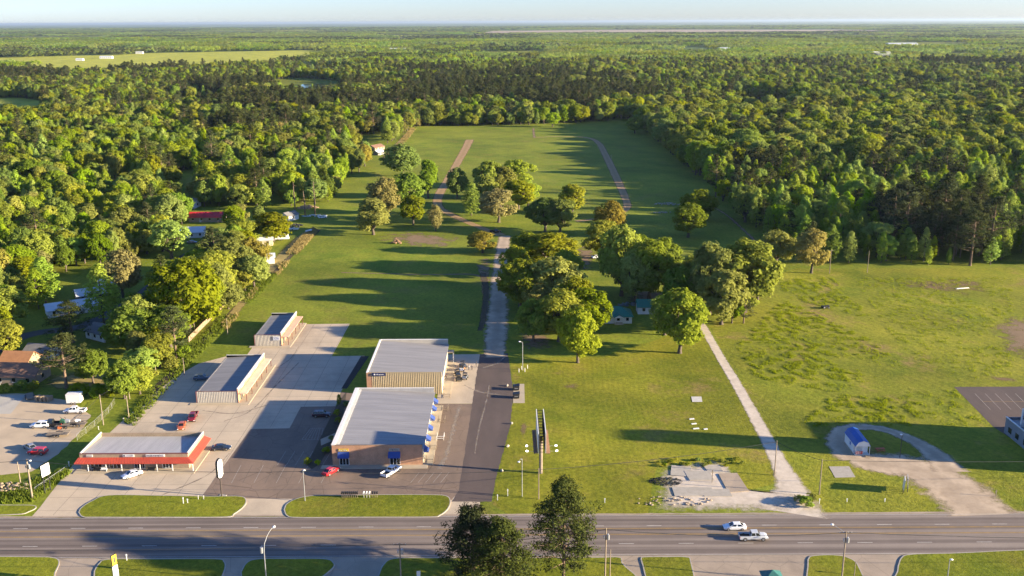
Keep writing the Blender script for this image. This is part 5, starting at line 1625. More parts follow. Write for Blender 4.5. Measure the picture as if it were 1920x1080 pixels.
def trailer(px, py, head, L, label, load=None):
    e = empty('utility_trailer', at(px, py), R(head), label, 'trailer', 'trailers in the left yard')
    MB().box(-L/2, L/2, -1.0, 1.0, .55, .65).build('deck', M_POLE, e)
    for y in (-1, 1): MB().path([(-L/2,y,.95),(L/2,y,.95)], .04, 5).build('side_rail', M_BLACK, e)
    MB().path([(L/2,-.8,.55),(L/2+1.3,0,.5),(L/2,.8,.55)], .05, 5).build('tongue', M_BLACK, e)
    for x in (-.45, .45):
        for y in (-1.1, 1.1): wheel(e, x, y, .32, .2)
    for y in (-1.1, 1.1): MB().box(-.9, .9, y-.15, y+.15, .68, .73).build('fender', M_BLACK, e)
trailer(109,817,182,5.5,'empty flat trailer in front of the black pickup')
trailer(124,801,182,5.0,'loaded trailer hitched behind the black pickup')
trailer(148,798,182,4.0,'small trailer at the right end of the row in the left yard')
trailer(56,746,120,5,'tilted trailer beside the stacked pallets')
# loads
for i, (px, py, sz, m, lab) in enumerate(((119,798,(1.5,1.2,1.2),PAINT['green'],'green machine on the loaded trailer'), (127,797,(1.4,1.2,1.0),PAINT['grey'],'grey machine on the loaded trailer'), (146,795,(1.6,1.0,.7),PAINT['white'],'white tank on the small trailer'), (113,804,(1.7,1.0,.7),PAINT['orange'],'rusty orange barrel heap before the loaded trailer'))):
    e = empty('yard_machine', at(px, py, .70 if i < 3 else .03), R(7*i), lab, 'machine', 'machines in the left yard')
    a, b, c = sz
    MB().hexa([(-a/2,-b/2,.12),(a/2,-b/2,.12),(a/2,b/2,.12),(-a/2,b/2,.12)], [(-a*.3,-b*.4,c),(a*.42,-b*.4,c*.7),(a*.42,b*.4,c*.7),(-a*.3,b*.4,c)]).build('body', m, e)
    MB().path([(-a*.2,0,c*.8),(-a*.25,0,c+.5),(-a*.5,0,c+.6)], .05, 5).build('handle', M_BLACK, e)
    for x in (-a*.35, a*.35):
        for y in (-b*.5, b*.5): wheel(e, x, y, .2, .15)
# white box trailer, crates, pallets
p = G(141, 756)
e = empty('box_trailer', (p.x, p.y, .03), R(4), 'white box trailer at the back of the left yard', 'trailer')
MB().box(-1.9, 1.9, -1.2, 1.2, .5, 2.9).build('box', M_SIDW, e); MB().box(-1.96, 1.96, -1.26, 1.26, 2.905, 3.0).build('roof', M_COPING, e)
MB().box(1.905, 1.95, -.9, .9, .6, 2.7).build('door', M_OFFW, e)
for y in (-1.15, 1.15):
    for x in (-.5, .4): wheel(e, x, y, .34, .2)
M_PAL = mat('pallet_wood', (0.36,0.26,0.15), (0.26,0.19,0.11), 2, .9)
for i, (px, py) in enumerate(((72,751),(80,752),(87,752),(94,752))):
    p = G(px, py)
    e = empty('crate', (p.x, p.y, .03), R(-20), ['leftmost pallet crate at the back of the left yard','second pallet crate from the left at the back of the yard','third pallet crate from the left at the back of the yard','rightmost pallet crate at the back of the left yard'][i], 'crate', 'pallet crates in the left yard')
    for k in range(5):
        MB().box(-.42, .42, -.9, .9, .02+k*.34, .12+k*.34).build('board', M_PAL, e); 
        if k < 4: MB().box(-.38, .38, -.85, .85, .121+k*.34, .359+k*.34).build('block', M_POLE, e)
# tub-shaped bins on the pad by the drive
p = G(979, 741)
sheet('bin_pad', W([(963,720),(983,720),(984,756),(962,756)]), M_WALK, .05)
for i, (px, py) in enumerate(((968,731),(968,746))):
    p = G(px, py)
    e = empty('dumpster', (p.x, p.y, .055), 0, ['far dark dumpster on the pad by the driveway', 'near dark dumpster on the pad by the driveway'][i], 'dumpster', 'dumpsters by the driveway')
    MB().hexa([(-.8,-.85,.1),(.8,-.85,.1),(.8,.85,.1),(-.8,.85,.1)], [(-.95,-.95,1.25),(.95,-.95,1.55),(.95,.95,1.55),(-.95,.95,1.25)]).build('bin', M_PLAST, e)
    for y in (-.93, .01): MB().hexa([(-.98,y,1.27),(.98,y,1.57),(.98,y+.92,1.57),(-.98,y+.92,1.27)], [(-.98,y,1.33),(.98,y,1.63),(.98,y+.92,1.63),(-.98,y+.92,1.33)]).build('lid', M_BLACK, e)
    for y in (-1.0, .94): MB().box(-.5, .5, y, y+.06, .7, .85).build('fork_sleeve', M_STEEL, e)
# white posts round the lamp foot by the lane
for i, (px, py) in enumerate(((973,698),(978,693),(989,691),(984,697))):
    p = G(px, py)
    e = empty('bollard', (p.x, p.y, 0), 0, ['leftmost','second','rightmost','nearest'][i]+' white post guarding the lamp foot beside the driveway', 'bollard', 'white posts round the lamp foot')
    MB().tube((0,0,0), (0,0,1.1), .11, .11, 8).build('post', M_OFFW, e); MB().ball((0,0,1.1), .11, 8, 4).build('cap', M_OFFW, e)
# low reflector stones along the drive
for px, py, lab in ((959,795,'first pale marker stone from the dumpsters along the drive'), (952,838,'middle pale marker stone along the drive'), (941,884,'nearest pale marker stone along the drive'), (951,724,'pale marker stone beside the dumpster pad')):
    p = G(px, py); rr = random.Random(px)
    e = empty('marker_stone', (p.x, p.y, 0), rr.random()*6, lab, 'stone', 'marker stones along the drive')
    mb = MB().ball((0,0,.25), .5, 7, 5, (1,.7,.75)); mb.v = [(x*(1+rr.uniform(-.2,.2)), y*(1+rr.uniform(-.2,.2)), z) for x, y, z in mb.v]
    mb.build('boulder', M_KERB, e)

# ---------------------------------------------------------------- people by the buggies
def person(px, py, shirt, trousers, head, pose, label):
    p = G(px, py)
    V = [(0,0,.95),(0,0,1.15),(0,0,1.42),(0,0,1.52),(0,0.02,1.68),(.1,0,.9),(.11,.02*pose,.5),(.11,-.05*pose,.06),(.11,.1,.04),(-.1,0,.9),(-.12,.08*pose,.5),(-.12,-.1*pose,.06),(-.12,.06,.04),
         (.2,0,1.4),(.27,-.03,1.13),(.25,.1+.1*pose,.9),(-.2,0,1.4),(-.27,-.02,1.13),(-.24,.15*pose,.9)]
    E = [(0,1),(1,2),(2,3),(3,4),(0,5),(5,6),(6,7),(7,8),(0,9),(9,10),(10,11),(11,12),(2,13),(13,14),(14,15),(2,16),(16,17),(17,18)]
    Rr = [.155,.15,.17,.065,.105,.1,.075,.05,.045,.1,.075,.05,.045,.065,.05,.04,.065,.05,.04]
    me = bpy.data.meshes.new('person_body'); me.from_pydata(V, E, [])
    sv = me.skin_vertices or None
    e = empty('person', (p.x, p.y, .03), R(head), label, 'person', 'people beside the buggies')
    o = link('body', me, None, e)
    md = o.modifiers.new('skin', 'SKIN')
    for i, r in enumerate(Rr): me.skin_vertices[0].data[i].radius = (r, r*.8)
    me.skin_vertices[0].data[0].use_root = True
    sb = o.modifiers.new('sub', 'SUBSURF'); sb.levels = 1; sb.render_levels = 1
    # clothing colours by height
    m, nt, nd, lk, bs = nodes('clothes_%d_%d' % (px, py))
    sep = nd.new('ShaderNodeSeparateXYZ'); lk.new(nd.new('ShaderNodeTexCoord').outputs['Object'], sep.inputs[0])
    rp = ramp(nt, mth(nt, 'DIVIDE', sep.outputs[2], 1.8), [(.0,(.05,.04,.04)),(.05,trousers),(.54,shirt),(.85,(.42,.25,.17))])
    rp.color_ramp.interpolation = 'CONSTANT'
    lk.new(rp.outputs[0], bs.inputs['Base Color']); bs.inputs['Roughness'].default_value = .85
    me.materials.append(m)
    MB().ball((0,-.015,1.74), .105, 10, 6, (1,1.1,.7)).build('hair', mat('dark_hair', (.03,.02,.015), None, 5, .8), e, True)
person(893,688,(.03,.03,.04),(.03,.035,.06),100,1,'person in dark clothes standing nearest the driveway')
person(885,694,(.06,.05,.06),(.02,.02,.03),40,-1,'person in dark clothes beside the one in a white shirt')
person(879,694,(.7,.7,.68),(.1,.1,.14),-30,1,'person in a white shirt beside the buggies')
person(871,698,(.55,.22,.08),(.05,.06,.12),190,-1,'person in an orange top close to the buggies')

# ---------------------------------------------------------------- poles, lamps, signs
def pole(px, py, top, label, arms=0, trans=False, lamp=None, r=.15, m=None, cat='pole', name='utility_pole', group='wooden poles', x_off=0.0, extra=None):
    p = G(px, py); h = HGT(px, py, top)
    e = empty(name, (p.x, p.y, 0), 0, label, cat, group)
    MB().tube((0,0,-.2), (0,0,h), r, r*.68, 9).build('shaft', m or M_POLE, e)
    for k in range(arms):
        z = h-.45-.9*k
        a = MB().box(-1.2, 1.2, r*.55, r*.55+.12, z-.07, z+.07).build('crossarm', M_POLE, e)
        for x in (-1.1, -.45, .45, 1.1): MB().tube((x,r*.55+.06,z+.07), (x,r*.55+.06,z+.26), .05, .035, 6).build('insulator', M_COPING, a)
    if trans:
        c = MB().tube((.42,-.1,h-2.3), (.42,-.1,h-1.3), .26, .26, 10); c.build('transformer', M_STEEL, e)
        MB().tube((.42,-.1,h-1.3), (.42,-.1,h-1.08), .06, .04, 6).build('bushing', M_COPING, e)
        MB().tube((-.35,-.1,h-2.1), (-.35,-.1,h-1.5), .14, .14, 8).build('switch_can', M_STEEL, e)
    if lamp:
        dx, dy, L = lamp
        pts = [(0,0,h-.5),(dx*.4,dy*.4,h+.1),(dx,dy,h+L)]
        a = MB().path(pts, .04, 6).build('lamp_arm', M_STEEL, e)
        MB().ball((dx*1.05,dy*1.05,h+L), .26, 10, 6, (1.3,1.0,.6)).build('lamp_head', M_LAMP, e)
    return e, p, h
pl = {}
def P(key, *a, **k): pl[key] = pole(*a, **k)
P('a', 61,936,861,'thick pole with lamp and transformer by the left driveway', trans=True, lamp=(.9,-.3,-.2), r=.22)
P('b', 39,909,866,'shorter bare pole left of the thick driveway pole', r=.14)
P('c', 194,797,740,'bare leaning pole by the yard fence')
P('d', 242,785,742,'bare pole right of the yard fence pole')
P('e', 243,748,700,'pole at the ditch behind the yard clearing')
P('f', 292,697,656,'pole with a small lamp at the ditch', lamp=(.5,-.2,-.4))
P('g', 346,703,671,'short pole on the grass left of the concrete lot', r=.11)
P('h', 427,627,596,'pole on the grass between fence and concrete lot', r=.12)
P('i', 365,621,581,'pole behind the board fence', r=.13)
P('j', 424,560,535,'pole at the far end of the board fence', r=.13)
P('k', 1010,936,878,'slim bare pole in front of the billboard', r=.13)
P('m', 1452,891,826,'bare pole left of the pale gravel drive mouth', r=.14)
P('n', 1536,927,861,'bare pole at the corner of the right grass verge', r=.14)
P('o', 1555,513,468,'pole with a crossarm at the near edge of the right wood', arms=1, r=.17)
P('q', 1626,511,470,'pole without crossarm at the edge of the right wood', r=.15)
P('r', 752,1092,1018,'utility pole with transformers on the near verge, left of the pines', arms=1, trans=True, r=.16)
P('s', 1134,1096,990,'tall utility pole right of the near pines', arms=0, trans=True, r=.17)
P('t', 1577,1096,996,'utility pole with transformers and street lamp at the near right verge', arms=1, trans=True, lamp=(-2.2,1.2,.7), r=.17)
P('u', 1600,1096,1052,'slim pole at the foot of the near right utility pole', r=.1)
P('v', 1143,1096,1030,'second slimmer pole behind the tall near utility pole', r=.12)
P('w', 1146,302,290,'short post beside the right dirt track', r=.14)
for key, a, lab, kw in (('l1',(572,940,882),'steel lamp post with round white head on the middle island',dict(lamp=(.25,-.1,.1))), ('l2',(979,931,860),'white-headed lamp post left of the billboard',dict(lamp=(-.7,-.3,-.6))), ('l3',(980,694,642),'lamp post with white head beside the top of the driveway',dict(lamp=(-.9,.2,.2))),
                    ('l4',(1687,858,815),'dark lamp post on the gravel loop',dict(lamp=(-.3,-.1,.1))), ('l5',(1775,1094,1050),'small street lamp on the near right verge',dict(lamp=(.3,0,.1)))):
    P(key, *a, lab, name='lamp_post', cat='lamp post', group='lamp posts', m=M_STEEL if key != 'l4' else M_BLACK, r=.11, **kw)
# curved double street lamp on the near side
p = G(500, 1094); h = HGT(500, 1094, 1022)
e = empty('street_lamp', (p.x, p.y, .14), 0, 'curved steel street lamp on the near left verge', 'street lamp')
MB().tube((0,0,0), (0,0,h-1.5), .13, .09, 8).tube((0,0,h-1.5), (.1,.3,h), .09, .07, 8).build('shaft', M_STEEL, e)
MB().path([(.1,.3,h),(.5,1.2,h+1.2),(1.0,2.2,h+1.9),(1.3,2.8,h+2.0)], .05, 6).build('lamp_arm', M_STEEL, e)
MB().ball((1.4,3.0,h+2.0), .3, 10, 6, (1,1.5,.5)).build('lamp_head', M_LAMP, e)
MB().tube((-.45,0,h-1.8), (-.45,0,h-.6), .28, .28, 10).build('transformer', M_STEEL, e)
# bare snags by the junk heap
for px, py, top, lab in ((554,404,342,'tall bare snag trunk left of the junk heap'), (572,404,358,'shorter bare snag trunk above the junk heap'), (591,402,340,'tall bare snag trunk right of the junk heap')):
    p = G(px, py); h = HGT(px, py, top)
    e = empty('dead_tree', (p.x, p.y, 0), 0, lab, 'tree', 'bare snags by the junk heap'); rr = random.Random(px)
    mb = MB().tube((0,0,-.2), (rr.uniform(-.3,.3),0,h*.6), .42, .3, 8).tube((rr.uniform(-.3,.3),0,h*.6), (rr.uniform(-.5,.5),.2,h), .3, .12, 8)
    mb.build('trunk', M_PBARK, e, True)
    b = MB()
    for k in range(7):
        a = rr.uniform(0, 6.28); z = h*rr.uniform(.55, .95); b.tube((0,0,z), (math.cos(a)*2, math.sin(a)*2, z+rr.uniform(-.2,.8)), .07, .02, 5)
    b.build('branch', M_PBARK, e)

# cables between the poles along the road
M_CABLE = mat('black_cable', (0.03,0.03,0.03), None, 1, .7)
def cable(a, b, sag, label, r=.05):
    a, b = Vector(a), Vector(b); n = 16
    pts = [a.lerp(b, i/n)-Vector((0,0,sag*4*(i/n)*(1-i/n))) for i in range(n+1)]
    o = MB().path(pts, r, 5).build('cable', M_CABLE)
    tag(o, label, 'cable', 'overhead cables')
def tip(k, dz=.3): e, p, h = pl[k]; return (p.x, p.y, h-dz)
cable((-190, pl['a'][1].y-4, 9), tip('a'), 1.0, 'overhead cable left of the thick driveway pole')
cable(tip('a'), tip('l1',.2), 1.2, 'overhead cable from the driveway pole to the island lamp')
cable(tip('l1',.2), tip('k'), .8, 'overhead cable from the island lamp to the slim pole')
cable(tip('k'), tip('m'), .9, 'overhead cable from the slim pole to the pale drive pole')
cable(tip('m'), tip('n'), .4, 'short overhead cable between the two poles at the drive mouth')
cable(tip('n'), (190, pl['n'][1].y+2, 9), 1.2, 'overhead cable running right from the verge corner pole')
cable((-190, pl['r'][1].y, 9.5), tip('r'), 1.5, 'near cable left of the transformer pole')
cable(tip('r'), tip('s'), .9, 'near cable passing in front of the pines')
cable(tip('s'), tip('t'), 1.0, 'near cable between the two right utility poles')
cable(tip('t'), (190, pl['t'][1].y, 9.5), 1.2, 'near cable running off to the right')
cable(tip('a',.8), tip('c'), .6, 'cable from the driveway pole back along the yard fence', .03)
cable(tip('c'), tip('e'), .6, 'cable along the ditch behind the yard', .03)

# billboard seen end-on
p = G(1014, 887)
e = empty('billboard', (p.x, p.y, 0), R(.5), 'tall steel billboard seen end-on beside the driveway', 'billboard')
MB().tube((0,0,0), (0,0,9.4), .42, .42, 12).build('column', mat('rusty_steel', (.30,.24,.19), (.2,.16,.13), 1, .7, .3), e)
for s in (-1, 1):
    pn = MB().box(s*.85-.06, s*.85+.06, -7, 7, 8.4, 13.2).build('panel', M_OFFW, e)
    MB().box(s*.85-.09, s*.85+.09, -7.1, 7.1, 13.201, 13.35).build('panel_trim', M_COPING, pn)
tr = MB()
for z in (8.7, 10.9, 13.0):
    for s in (-.62, .62): tr.tube((s,-7,z), (s,7,z), .07, .07, 5)
for y in np.linspace(-7, 7, 9):
    for s in (-.62, .62): tr.tube((s,y,8.5), (s,y,13.1), .06, .06, 5)
    for z in (8.7, 10.9, 13.0): tr.tube((-.62,y,z), (.62,y,z), .06, .06, 5)
tr.build('truss', M_BLACK, e)
for s in (-1, 1): MB().box(min(s*.95,s*1.9), max(s*.95,s*1.9), -6.5, 6.5, 8.1, 8.18).build('catwalk', mat('rust_grate', (.26,.14,.08), (.16,.09,.05), 3, .9), e)
M_FLOOD = mat('flood_lamp_glass', (.9,.9,.9), None, 1, .3)
nt = M_FLOOD.node_tree; nt.nodes['Principled BSDF'].inputs['Emission Color'].default_value = (1,.97,1,1); nt.nodes['Principled BSDF'].inputs['Emission Strength'].default_value = 2.5
for s in (-1, 1):
    for y in (-5.4, -2.6):
        MB().tube((s*1.9,y,8.15), (s*3.2,y,8.2), .035, .035, 5).build('lamp_arm', M_STEEL, e)
        MB().ball((s*3.4,y,8.25), .26, 10, 6, (1,1,.7)).build('flood_lamp', M_FLOOD, e)

# roadside signs
p = G(416, 931); h = HGT(416, 931, 858)
e = empty('pylon_sign', (p.x, p.y, 0), R(74), 'tall white capsule-shaped pylon sign on a dark pole at the island', 'sign')
MB().tube((0,0,0), (0,0,4.6), .16, .16, 8).build('post', mat('brown_post', (.06,.045,.04), None, 1, .6), e)
n = 10; pr_ = [(math.cos(t)*1.05, 8.3+math.sin(t)*1.05) for t in np.linspace(0, math.pi, n)]+[(math.cos(t)*1.05, 5.4+math.sin(t)*.8) for t in np.linspace(math.pi, 2*math.pi, n)]
MB().hexa([(x,.22,z) for x,z in pr_], [(x,-.22,z) for x,z in pr_]).build('sign_case', M_BLACK, e)
f_ = MB().hexa([(x*.9,-.221,6.9+(z-6.9)*.94) for x,z in pr_], [(x*.9,-.26,6.9+(z-6.9)*.94) for x,z in pr_]).build('sign_face', M_WHITE, e)
for k in range(4): letters(f_, -.75, .75, -.26, 8.3-.75*k, .28, mat('grey_lettering', (.3,.27,.22), None, 1, .6), 60+k)
MB().box(-.8, .8, -.8, .8, 0, .12).build('footing', M_KERB, e)
p = G(90, 922)
e = empty('board_sign', (p.x, p.y, 0), R(68), 'blank white roadside sign board on two dark legs by the left driveway', 'sign')
hh = HGT(90, 922, 870)
e.scale = (.8, .8, 1)
for x in (-1.0, 1.0): MB().box(x-.09, x+.09, -.09, .09, 0, hh-.4).build('leg', M_BLACK, e)
MB().box(-1.5, 1.5, -.2, .14, hh-2.9, hh).build('sign_case', M_BLACK, e); MB().box(-1.42, 1.42, -.24, -.202, hh-2.82, hh-.08).build('sign_face', M_WHITE, e)
MB().box(-.9, .9, -.05, .05, .7, .82).build('brace', M_BLACK, e)
p = G(220, 1100)
hh = HGT(220, 1100, 1041)
e = empty('pylon_sign', (p.x, p.y, .14), R(60), 'yellow and white fuel sign on the near left verge', 'sign')
for x in (-.8, .8): MB().box(x-.08, x+.08, -.08, .08, 0, hh).build('post', M_BLACK, e)
e.scale = (.5, .5, 1)
MB().box(-1.1, 1.1, -.22, .16, hh-2.2, hh).build('sign_case', M_BLACK, e)
fy = MB().box(-1.02, 1.02, -.26, -.222, hh-2.1, hh-.08).build('sign_face', mat('sign_yellow', (.62,.40,.03), None, 1, .5), e)
MB().box(-.35, .3, -.29, -.262, hh-1.6, hh-.5).build('emblem', M_LETTER, fy)
MB().box(-1.1, 1.1, -.24, .14, hh-5.0, hh-2.35).build('sign_face', M_WHITE, e)
# leaning panel sign right of the drive
p = G(1697, 921)
e = empty('panel_sign', (p.x, p.y, 0), R(-20), 'weathered two-faced sign board seen edge-on on the right verge', 'sign')
for s, y in ((-1,-.5), (1,.6)):
    MB().hexa([(s*.5-.1,y-1.2,1.0),(s*.5+.1,y-1.2,1.0),(s*.5+.1,y+1.2,1.0),(s*.5-.1,y+1.2,1.0)], [(s*.3-.1,y-1.2,3.4),(s*.3+.1,y-1.2,3.4),(s*.3+.1,y+1.2,3.4),(s*.3-.1,y+1.2,3.4)]).build('board', M_OFFW if s < 0 else M_SIDING, e)
    for k in (-.9, .9): MB().tube((s*.5,y+k,0), (s*.45,y+k,1.2), .08, .08, 6).build('leg', M_BLACK, e)
p = G(1707, 932); 
# small signs and stakes on verges: (px, py, height, material, label)
for px, py, hh, m, lab in ((344,945,1.5,M_WHITE,'white utility marker stake on the left island'), (352,944,1.0,M_WHITE,'shorter white marker beside the left island stake'), (372,937,.9,M_OFFW,'small pale marker near the capsule sign'), (382,937,.9,M_OFFW,'small pale marker right of its twin near the capsule sign'),
                        (952,930,1.7,M_WHITE,'white marker stake left of the billboard lamp post'), (933,938,1.4,M_WHITE,'white marker stake at the drive mouth corner'), (1134,943,1.1,M_WHITE,'white stake alone on the lawn near the road'), (1536,945,1.3,M_WHITE,'white marker at the foot of the verge corner pole'),
                        (1588,941,.8,M_WHITE,'white round marker on the right verge, left one'), (1659,941,.8,M_WHITE,'white round marker on the right verge, right one'), (1867,931,1.6,M_POLE,'thin stake near the right edge of the road verge'), (238,1052,1.4,M_WHITE,'white marker at the kerb right of the fuel sign'), (1335,905,3.2,M_POLE,'thin pale post standing in the broken paving'),
                        (172,876,1.4,M_OFFW,'pale stake by the shop lot edge'), (130,875,1.4,M_WHITE,'white post at the left driveway rail'), (232,790,1.0,M_OFFW,'short white marker behind the red-awning shop'), (185,806,1.0,M_OFFW,'short white marker by the yard fence end')):
    p = G(px, py)
    e = empty('marker_post', (p.x, p.y, .14 if py > 926 and px < 900 else 0), 0, lab, 'marker', 'small marker posts')
    MB().box(-.07, .07, -.05, .05, 0, hh*.72).build('stake', m, e); MB().box(-.13, .13, -.06, .06, hh*.721, hh).build('plate', m, e)
# letter boxes on the middle island
def mailbox(px, m, label, group, py=934):
    p = G(px, py)
    e = empty('mailbox', (p.x, p.y, .145), R(90), label, 'mailbox', group)
    MB().box(-.05, .05, -.05, .05, 0, 1.05).build('post', M_OFFW if m is M_WHITE else M_POLE, e)
    pr2 = [(-.17,1.05)]+[(math.cos(t)*.17, 1.28+math.sin(t)*.17) for t in np.linspace(math.pi, 0, 7)]+[(.17,1.05)]
    MB().hexa([(-.33,x,z) for x,z in pr2], [(.33,x,z) for x,z in pr2]).build('box', m, e)
    MB().box(.335, .36, -.14, .14, 1.08, 1.4).build('door', m, e)
for i in range(9): mailbox(641.5+i*3.6, M_BLACK, 'dark mailbox, %s from the left, in the long row on the middle island' % ['first','second','third','fourth','fifth','sixth','seventh','eighth','ninth'][i], 'dark mailboxes on the middle island')
for i in range(3): mailbox(682.5+i*5.4, M_WHITE, ['left','middle','right'][i]+' one of the three white mailboxes on the middle island', 'white mailboxes on the middle island')
for i in range(3): mailbox(699+i*4.2, M_BLACK, 'dark mailbox right of the white ones, '+['closest to them','second','farthest from them'][i], 'dark mailboxes right of the white ones')
# board fence
a, b = G(354, 642), G(431, 563)
n = 26; d = (b-a)/n
e = empty('board_fence', a, math.atan2(d.y, d.x), 'long weathered board fence along the back of the gardens', 'fence')
M_BOARD = mat('weathered_boards', (.40,.27,.17), (.28,.19,.12), .8, .9, vec=(6,6,.4))
Lp = d.length
pm_ = MB()
for k in range(14): pm_.box(k*Lp/14+.01, (k+1)*Lp/14-.01, -.02+.012*(k % 2), .02+.012*(k % 2), .05, 1.95-.04*(k % 3))
pm_ = pm_.mesh('panel'); pm_.materials.append(M_BOARD)
ps_ = MB().box(-.06, .06, -.10, -.022, 0, 2.05).mesh('post'); ps_.materials.append(M_POLE)
for k in range(n):
    o = link('panel', pm_, None, e); o.location = (k*Lp, 0, 0)
    o = link('post', ps_, None, e); o.location = (k*Lp, 0, 0)
# chain-link fence of the yard
pts = [G(150,828),(G(195,795)),G(215,775)]
pts = [G(145,826), G(178,800), G(204,775), G(216,757)]
e = empty('chain_link_fence', pts[0], 0, 'chain-link fence along the right side of the left yard', 'fence')
def mesh_mat():
    m, nt, nd, lk, bs = nodes('chain_link')
    co = nd.new('ShaderNodeNewGeometry').outputs['Position']
    n_ = add_noise(nt, co, 30, 2)
    bs.inputs['Base Color'].default_value = (.45,.42,.36,1); bs.inputs['Metallic'].default_value = .5
    lk.new(ramp(nt, n_.outputs[0], [(.58,(.0,.0,.0)),(.62,(1,1,1))]).outputs[0], bs.inputs['Alpha'])
    return m
MESHM = mesh_mat()
for a, b in zip(pts, pts[1:]):
    k = max(2, int((b-a).length/3))
    for i in range(k):
        q = a.lerp(b, i/k)-pts[0]; q2 = a.lerp(b, (i+1)/k)-pts[0]
        MB().tube((q.x,q.y,0), (q.x,q.y,1.8), .04, .04, 6).build('post', M_STEEL, e)
        MB().tube((q.x,q.y,1.75), (q2.x,q2.y,1.75), .03, .03, 5).build('rail', M_STEEL, e)
        MB().poly([(q.x,q.y,.05),(q2.x,q2.y,.05),(q2.x,q2.y,1.7),(q.x,q.y,1.7)]).build('mesh_panel', MESHM, e)
# guard rail by the left driveway
a, b = G(66, 921), G(126, 880)
e = empty('guard_rail', a, 0, 'pipe guard rail beside the left driveway ditch', 'rail')
for k in range(6):
    q = a.lerp(b, k/5)-a; MB().tube((q.x,q.y,0), (q.x,q.y,.95), .05, .05, 6).build('post', M_STEEL, e)
for z in (.5, .92): MB().tube((0,0,z), tuple((b-a)+Vector((0,0,z))), .045, .045, 6).build('rail', M_STEEL, e)

# ruins, rubble, heaps
def rubble(px, py, rx, ry, n, m, label, seed, hmax=.5, name='rubble_heap', size=(.2,.7), cat='rubble'):
    p = G(px, py); rr = random.Random(seed); mb = MB()
    for i in range(n):
        a = rr.uniform(0, 6.28); t = math.sqrt(rr.random()); x, y = math.cos(a)*rx*t, math.sin(a)*ry*t
        s = rr.uniform(*size); z = hmax*(1-t)*rr.uniform(.3, 1)
        k = len(mb.v); mb.ball((x,y,z+s*.2), s, 6, 4, (rr.uniform(.6,1.3), rr.uniform(.5,1), rr.uniform(.3,.6)))
    o = mb.build(name, m, None, False, (p.x, p.y, .03)); tag(o, label, cat, None, 'stuff')
rubble(1248,903,3.8,2.2,200,mat('charred_rubble', (.05,.045,.04), (.02,.018,.016), 2, .95),'dark charred rubble heap at the left of the broken paving',3,.7,size=(.08,.3))
rubble(1262,940,9,2.2,70,M_APRON,'pale broken concrete chunks by the road',4,.15,size=(.1,.4))
rubble(20,918,7,3.5,110,mat('rip_rap', (.36,.27,.17), (.26,.2,.13), 1, .95),'pile of pale rocks at the left ditch',5,.8)
rubble(576,390,6,4,80,mat('timber_debris', (.42,.27,.15), (.25,.17,.1), 1, .9),'heap of brown timber debris under the snags',6,2.2,'debris_heap',(.3,.9),'debris')
rubble(548,424,6,4,60,M_PLAST,'dark junk heap beside the shed',7,1.4,'junk_heap',(.3,.9),'junk')
rubble(590,405,7,2.5,50,M_SIDW,'pale junk strewn at the field edge',8,.8,'junk_heap',(.2,.7),'junk')
rubble(1250,383,8,3.5,70,M_KERB,'grey rubble slab heap on the shaded grass',9,1.0)
rubble(1240,399,6,1.5,30,M_KERB,'thin row of pale rubble below the grey heap',10,.3)
rubble(743,456,2.4,1.8,50,mat('root_wood', (.33,.2,.11), (.2,.12,.07), 1.5, .95),'upturned root ball lying on the grass',11,2.6,'root_ball',(.3,.7),'stump')
rubble(1180,572,5,1.5,40,mat('yard_clutter', (.14,.2,.22), (.1,.1,.1), .5, .7),'clutter under the trees behind the garage',12,1.2,'yard_clutter',(.3,.9),'clutter')
# broken slabs
for px, py, w, d_, rz, lab in ((1278,884,4.6,5.5,-8,'leftmost broken slab of the ruined forecourt'), (1310,892,6.0,5.0,2,'pale middle slab of the ruined forecourt'), (1338,880,4.0,4.0,6,'far slab behind the pale middle one'), (1375,905,4.5,9,4,'brownish right slab of the ruined forecourt'), (1300,922,9.0,4.2,1,'long front slab of the ruined forecourt'), (1345,925,6,3.5,3,'right front slab of the ruined forecourt')):
    p = G(px, py); rr = random.Random(px)
    q = [(-w/2+rr.uniform(-.4,.4),-d_/2+rr.uniform(-.4,.4)),(w/2+rr.uniform(-.4,.4),-d_/2),(w/2,d_/2+rr.uniform(-.4,.4)),(-w/2,d_/2)]
    o = MB().hexa([(x,y,.02) for x,y in q], [(x,y,.16+rr.uniform(-.04,.05)) for x,y in q]).build('broken_slab', M_KERB if px < 1370 else M_APRON, None, False, (p.x,p.y,.02), R(rz))
    tag(o, lab, 'slab', 'slabs of the ruined forecourt')
for px, py, w, lab in ((1297,786,1.3,'small white slab on the lawn, farthest of four'), (1301,795,1.4,'small white slab on the lawn, second of four'), (1305,804,1.6,'small white slab on the lawn, left of the nearest two'), (1323,805,1.0,'small white slab on the lawn, right of the nearest two')):
    p = G(px, py); o = MB().hexa([(-w/2,-.2,0),(w/2,-.25,0),(w/2,.25,0),(-w/2,.2,0)], [(-w/2,-.2,.16),(w/2,-.25,.2),(w/2,.2,.2),(-w/2,.2,.16)]).build('paving_slab', M_WHITE, None, False, (p.x,p.y,.01), .2)
    tag(o, lab, 'slab', 'small slabs on the lawn')
p = G(1805, 541); o = MB().hexa([(-3,-.3,0),(3,-.2,0),(3,.3,0),(-3,.4,0)], [(-2.6,-.2,.3),(2.5,-.1,.35),(2.4,.2,.3),(-2.5,.3,.25)]).build('pipe_bundle', M_OFFW, None, False, (p.x,p.y,.02), .2)
tag(o, 'pale bundle lying alone in the right field', 'debris')
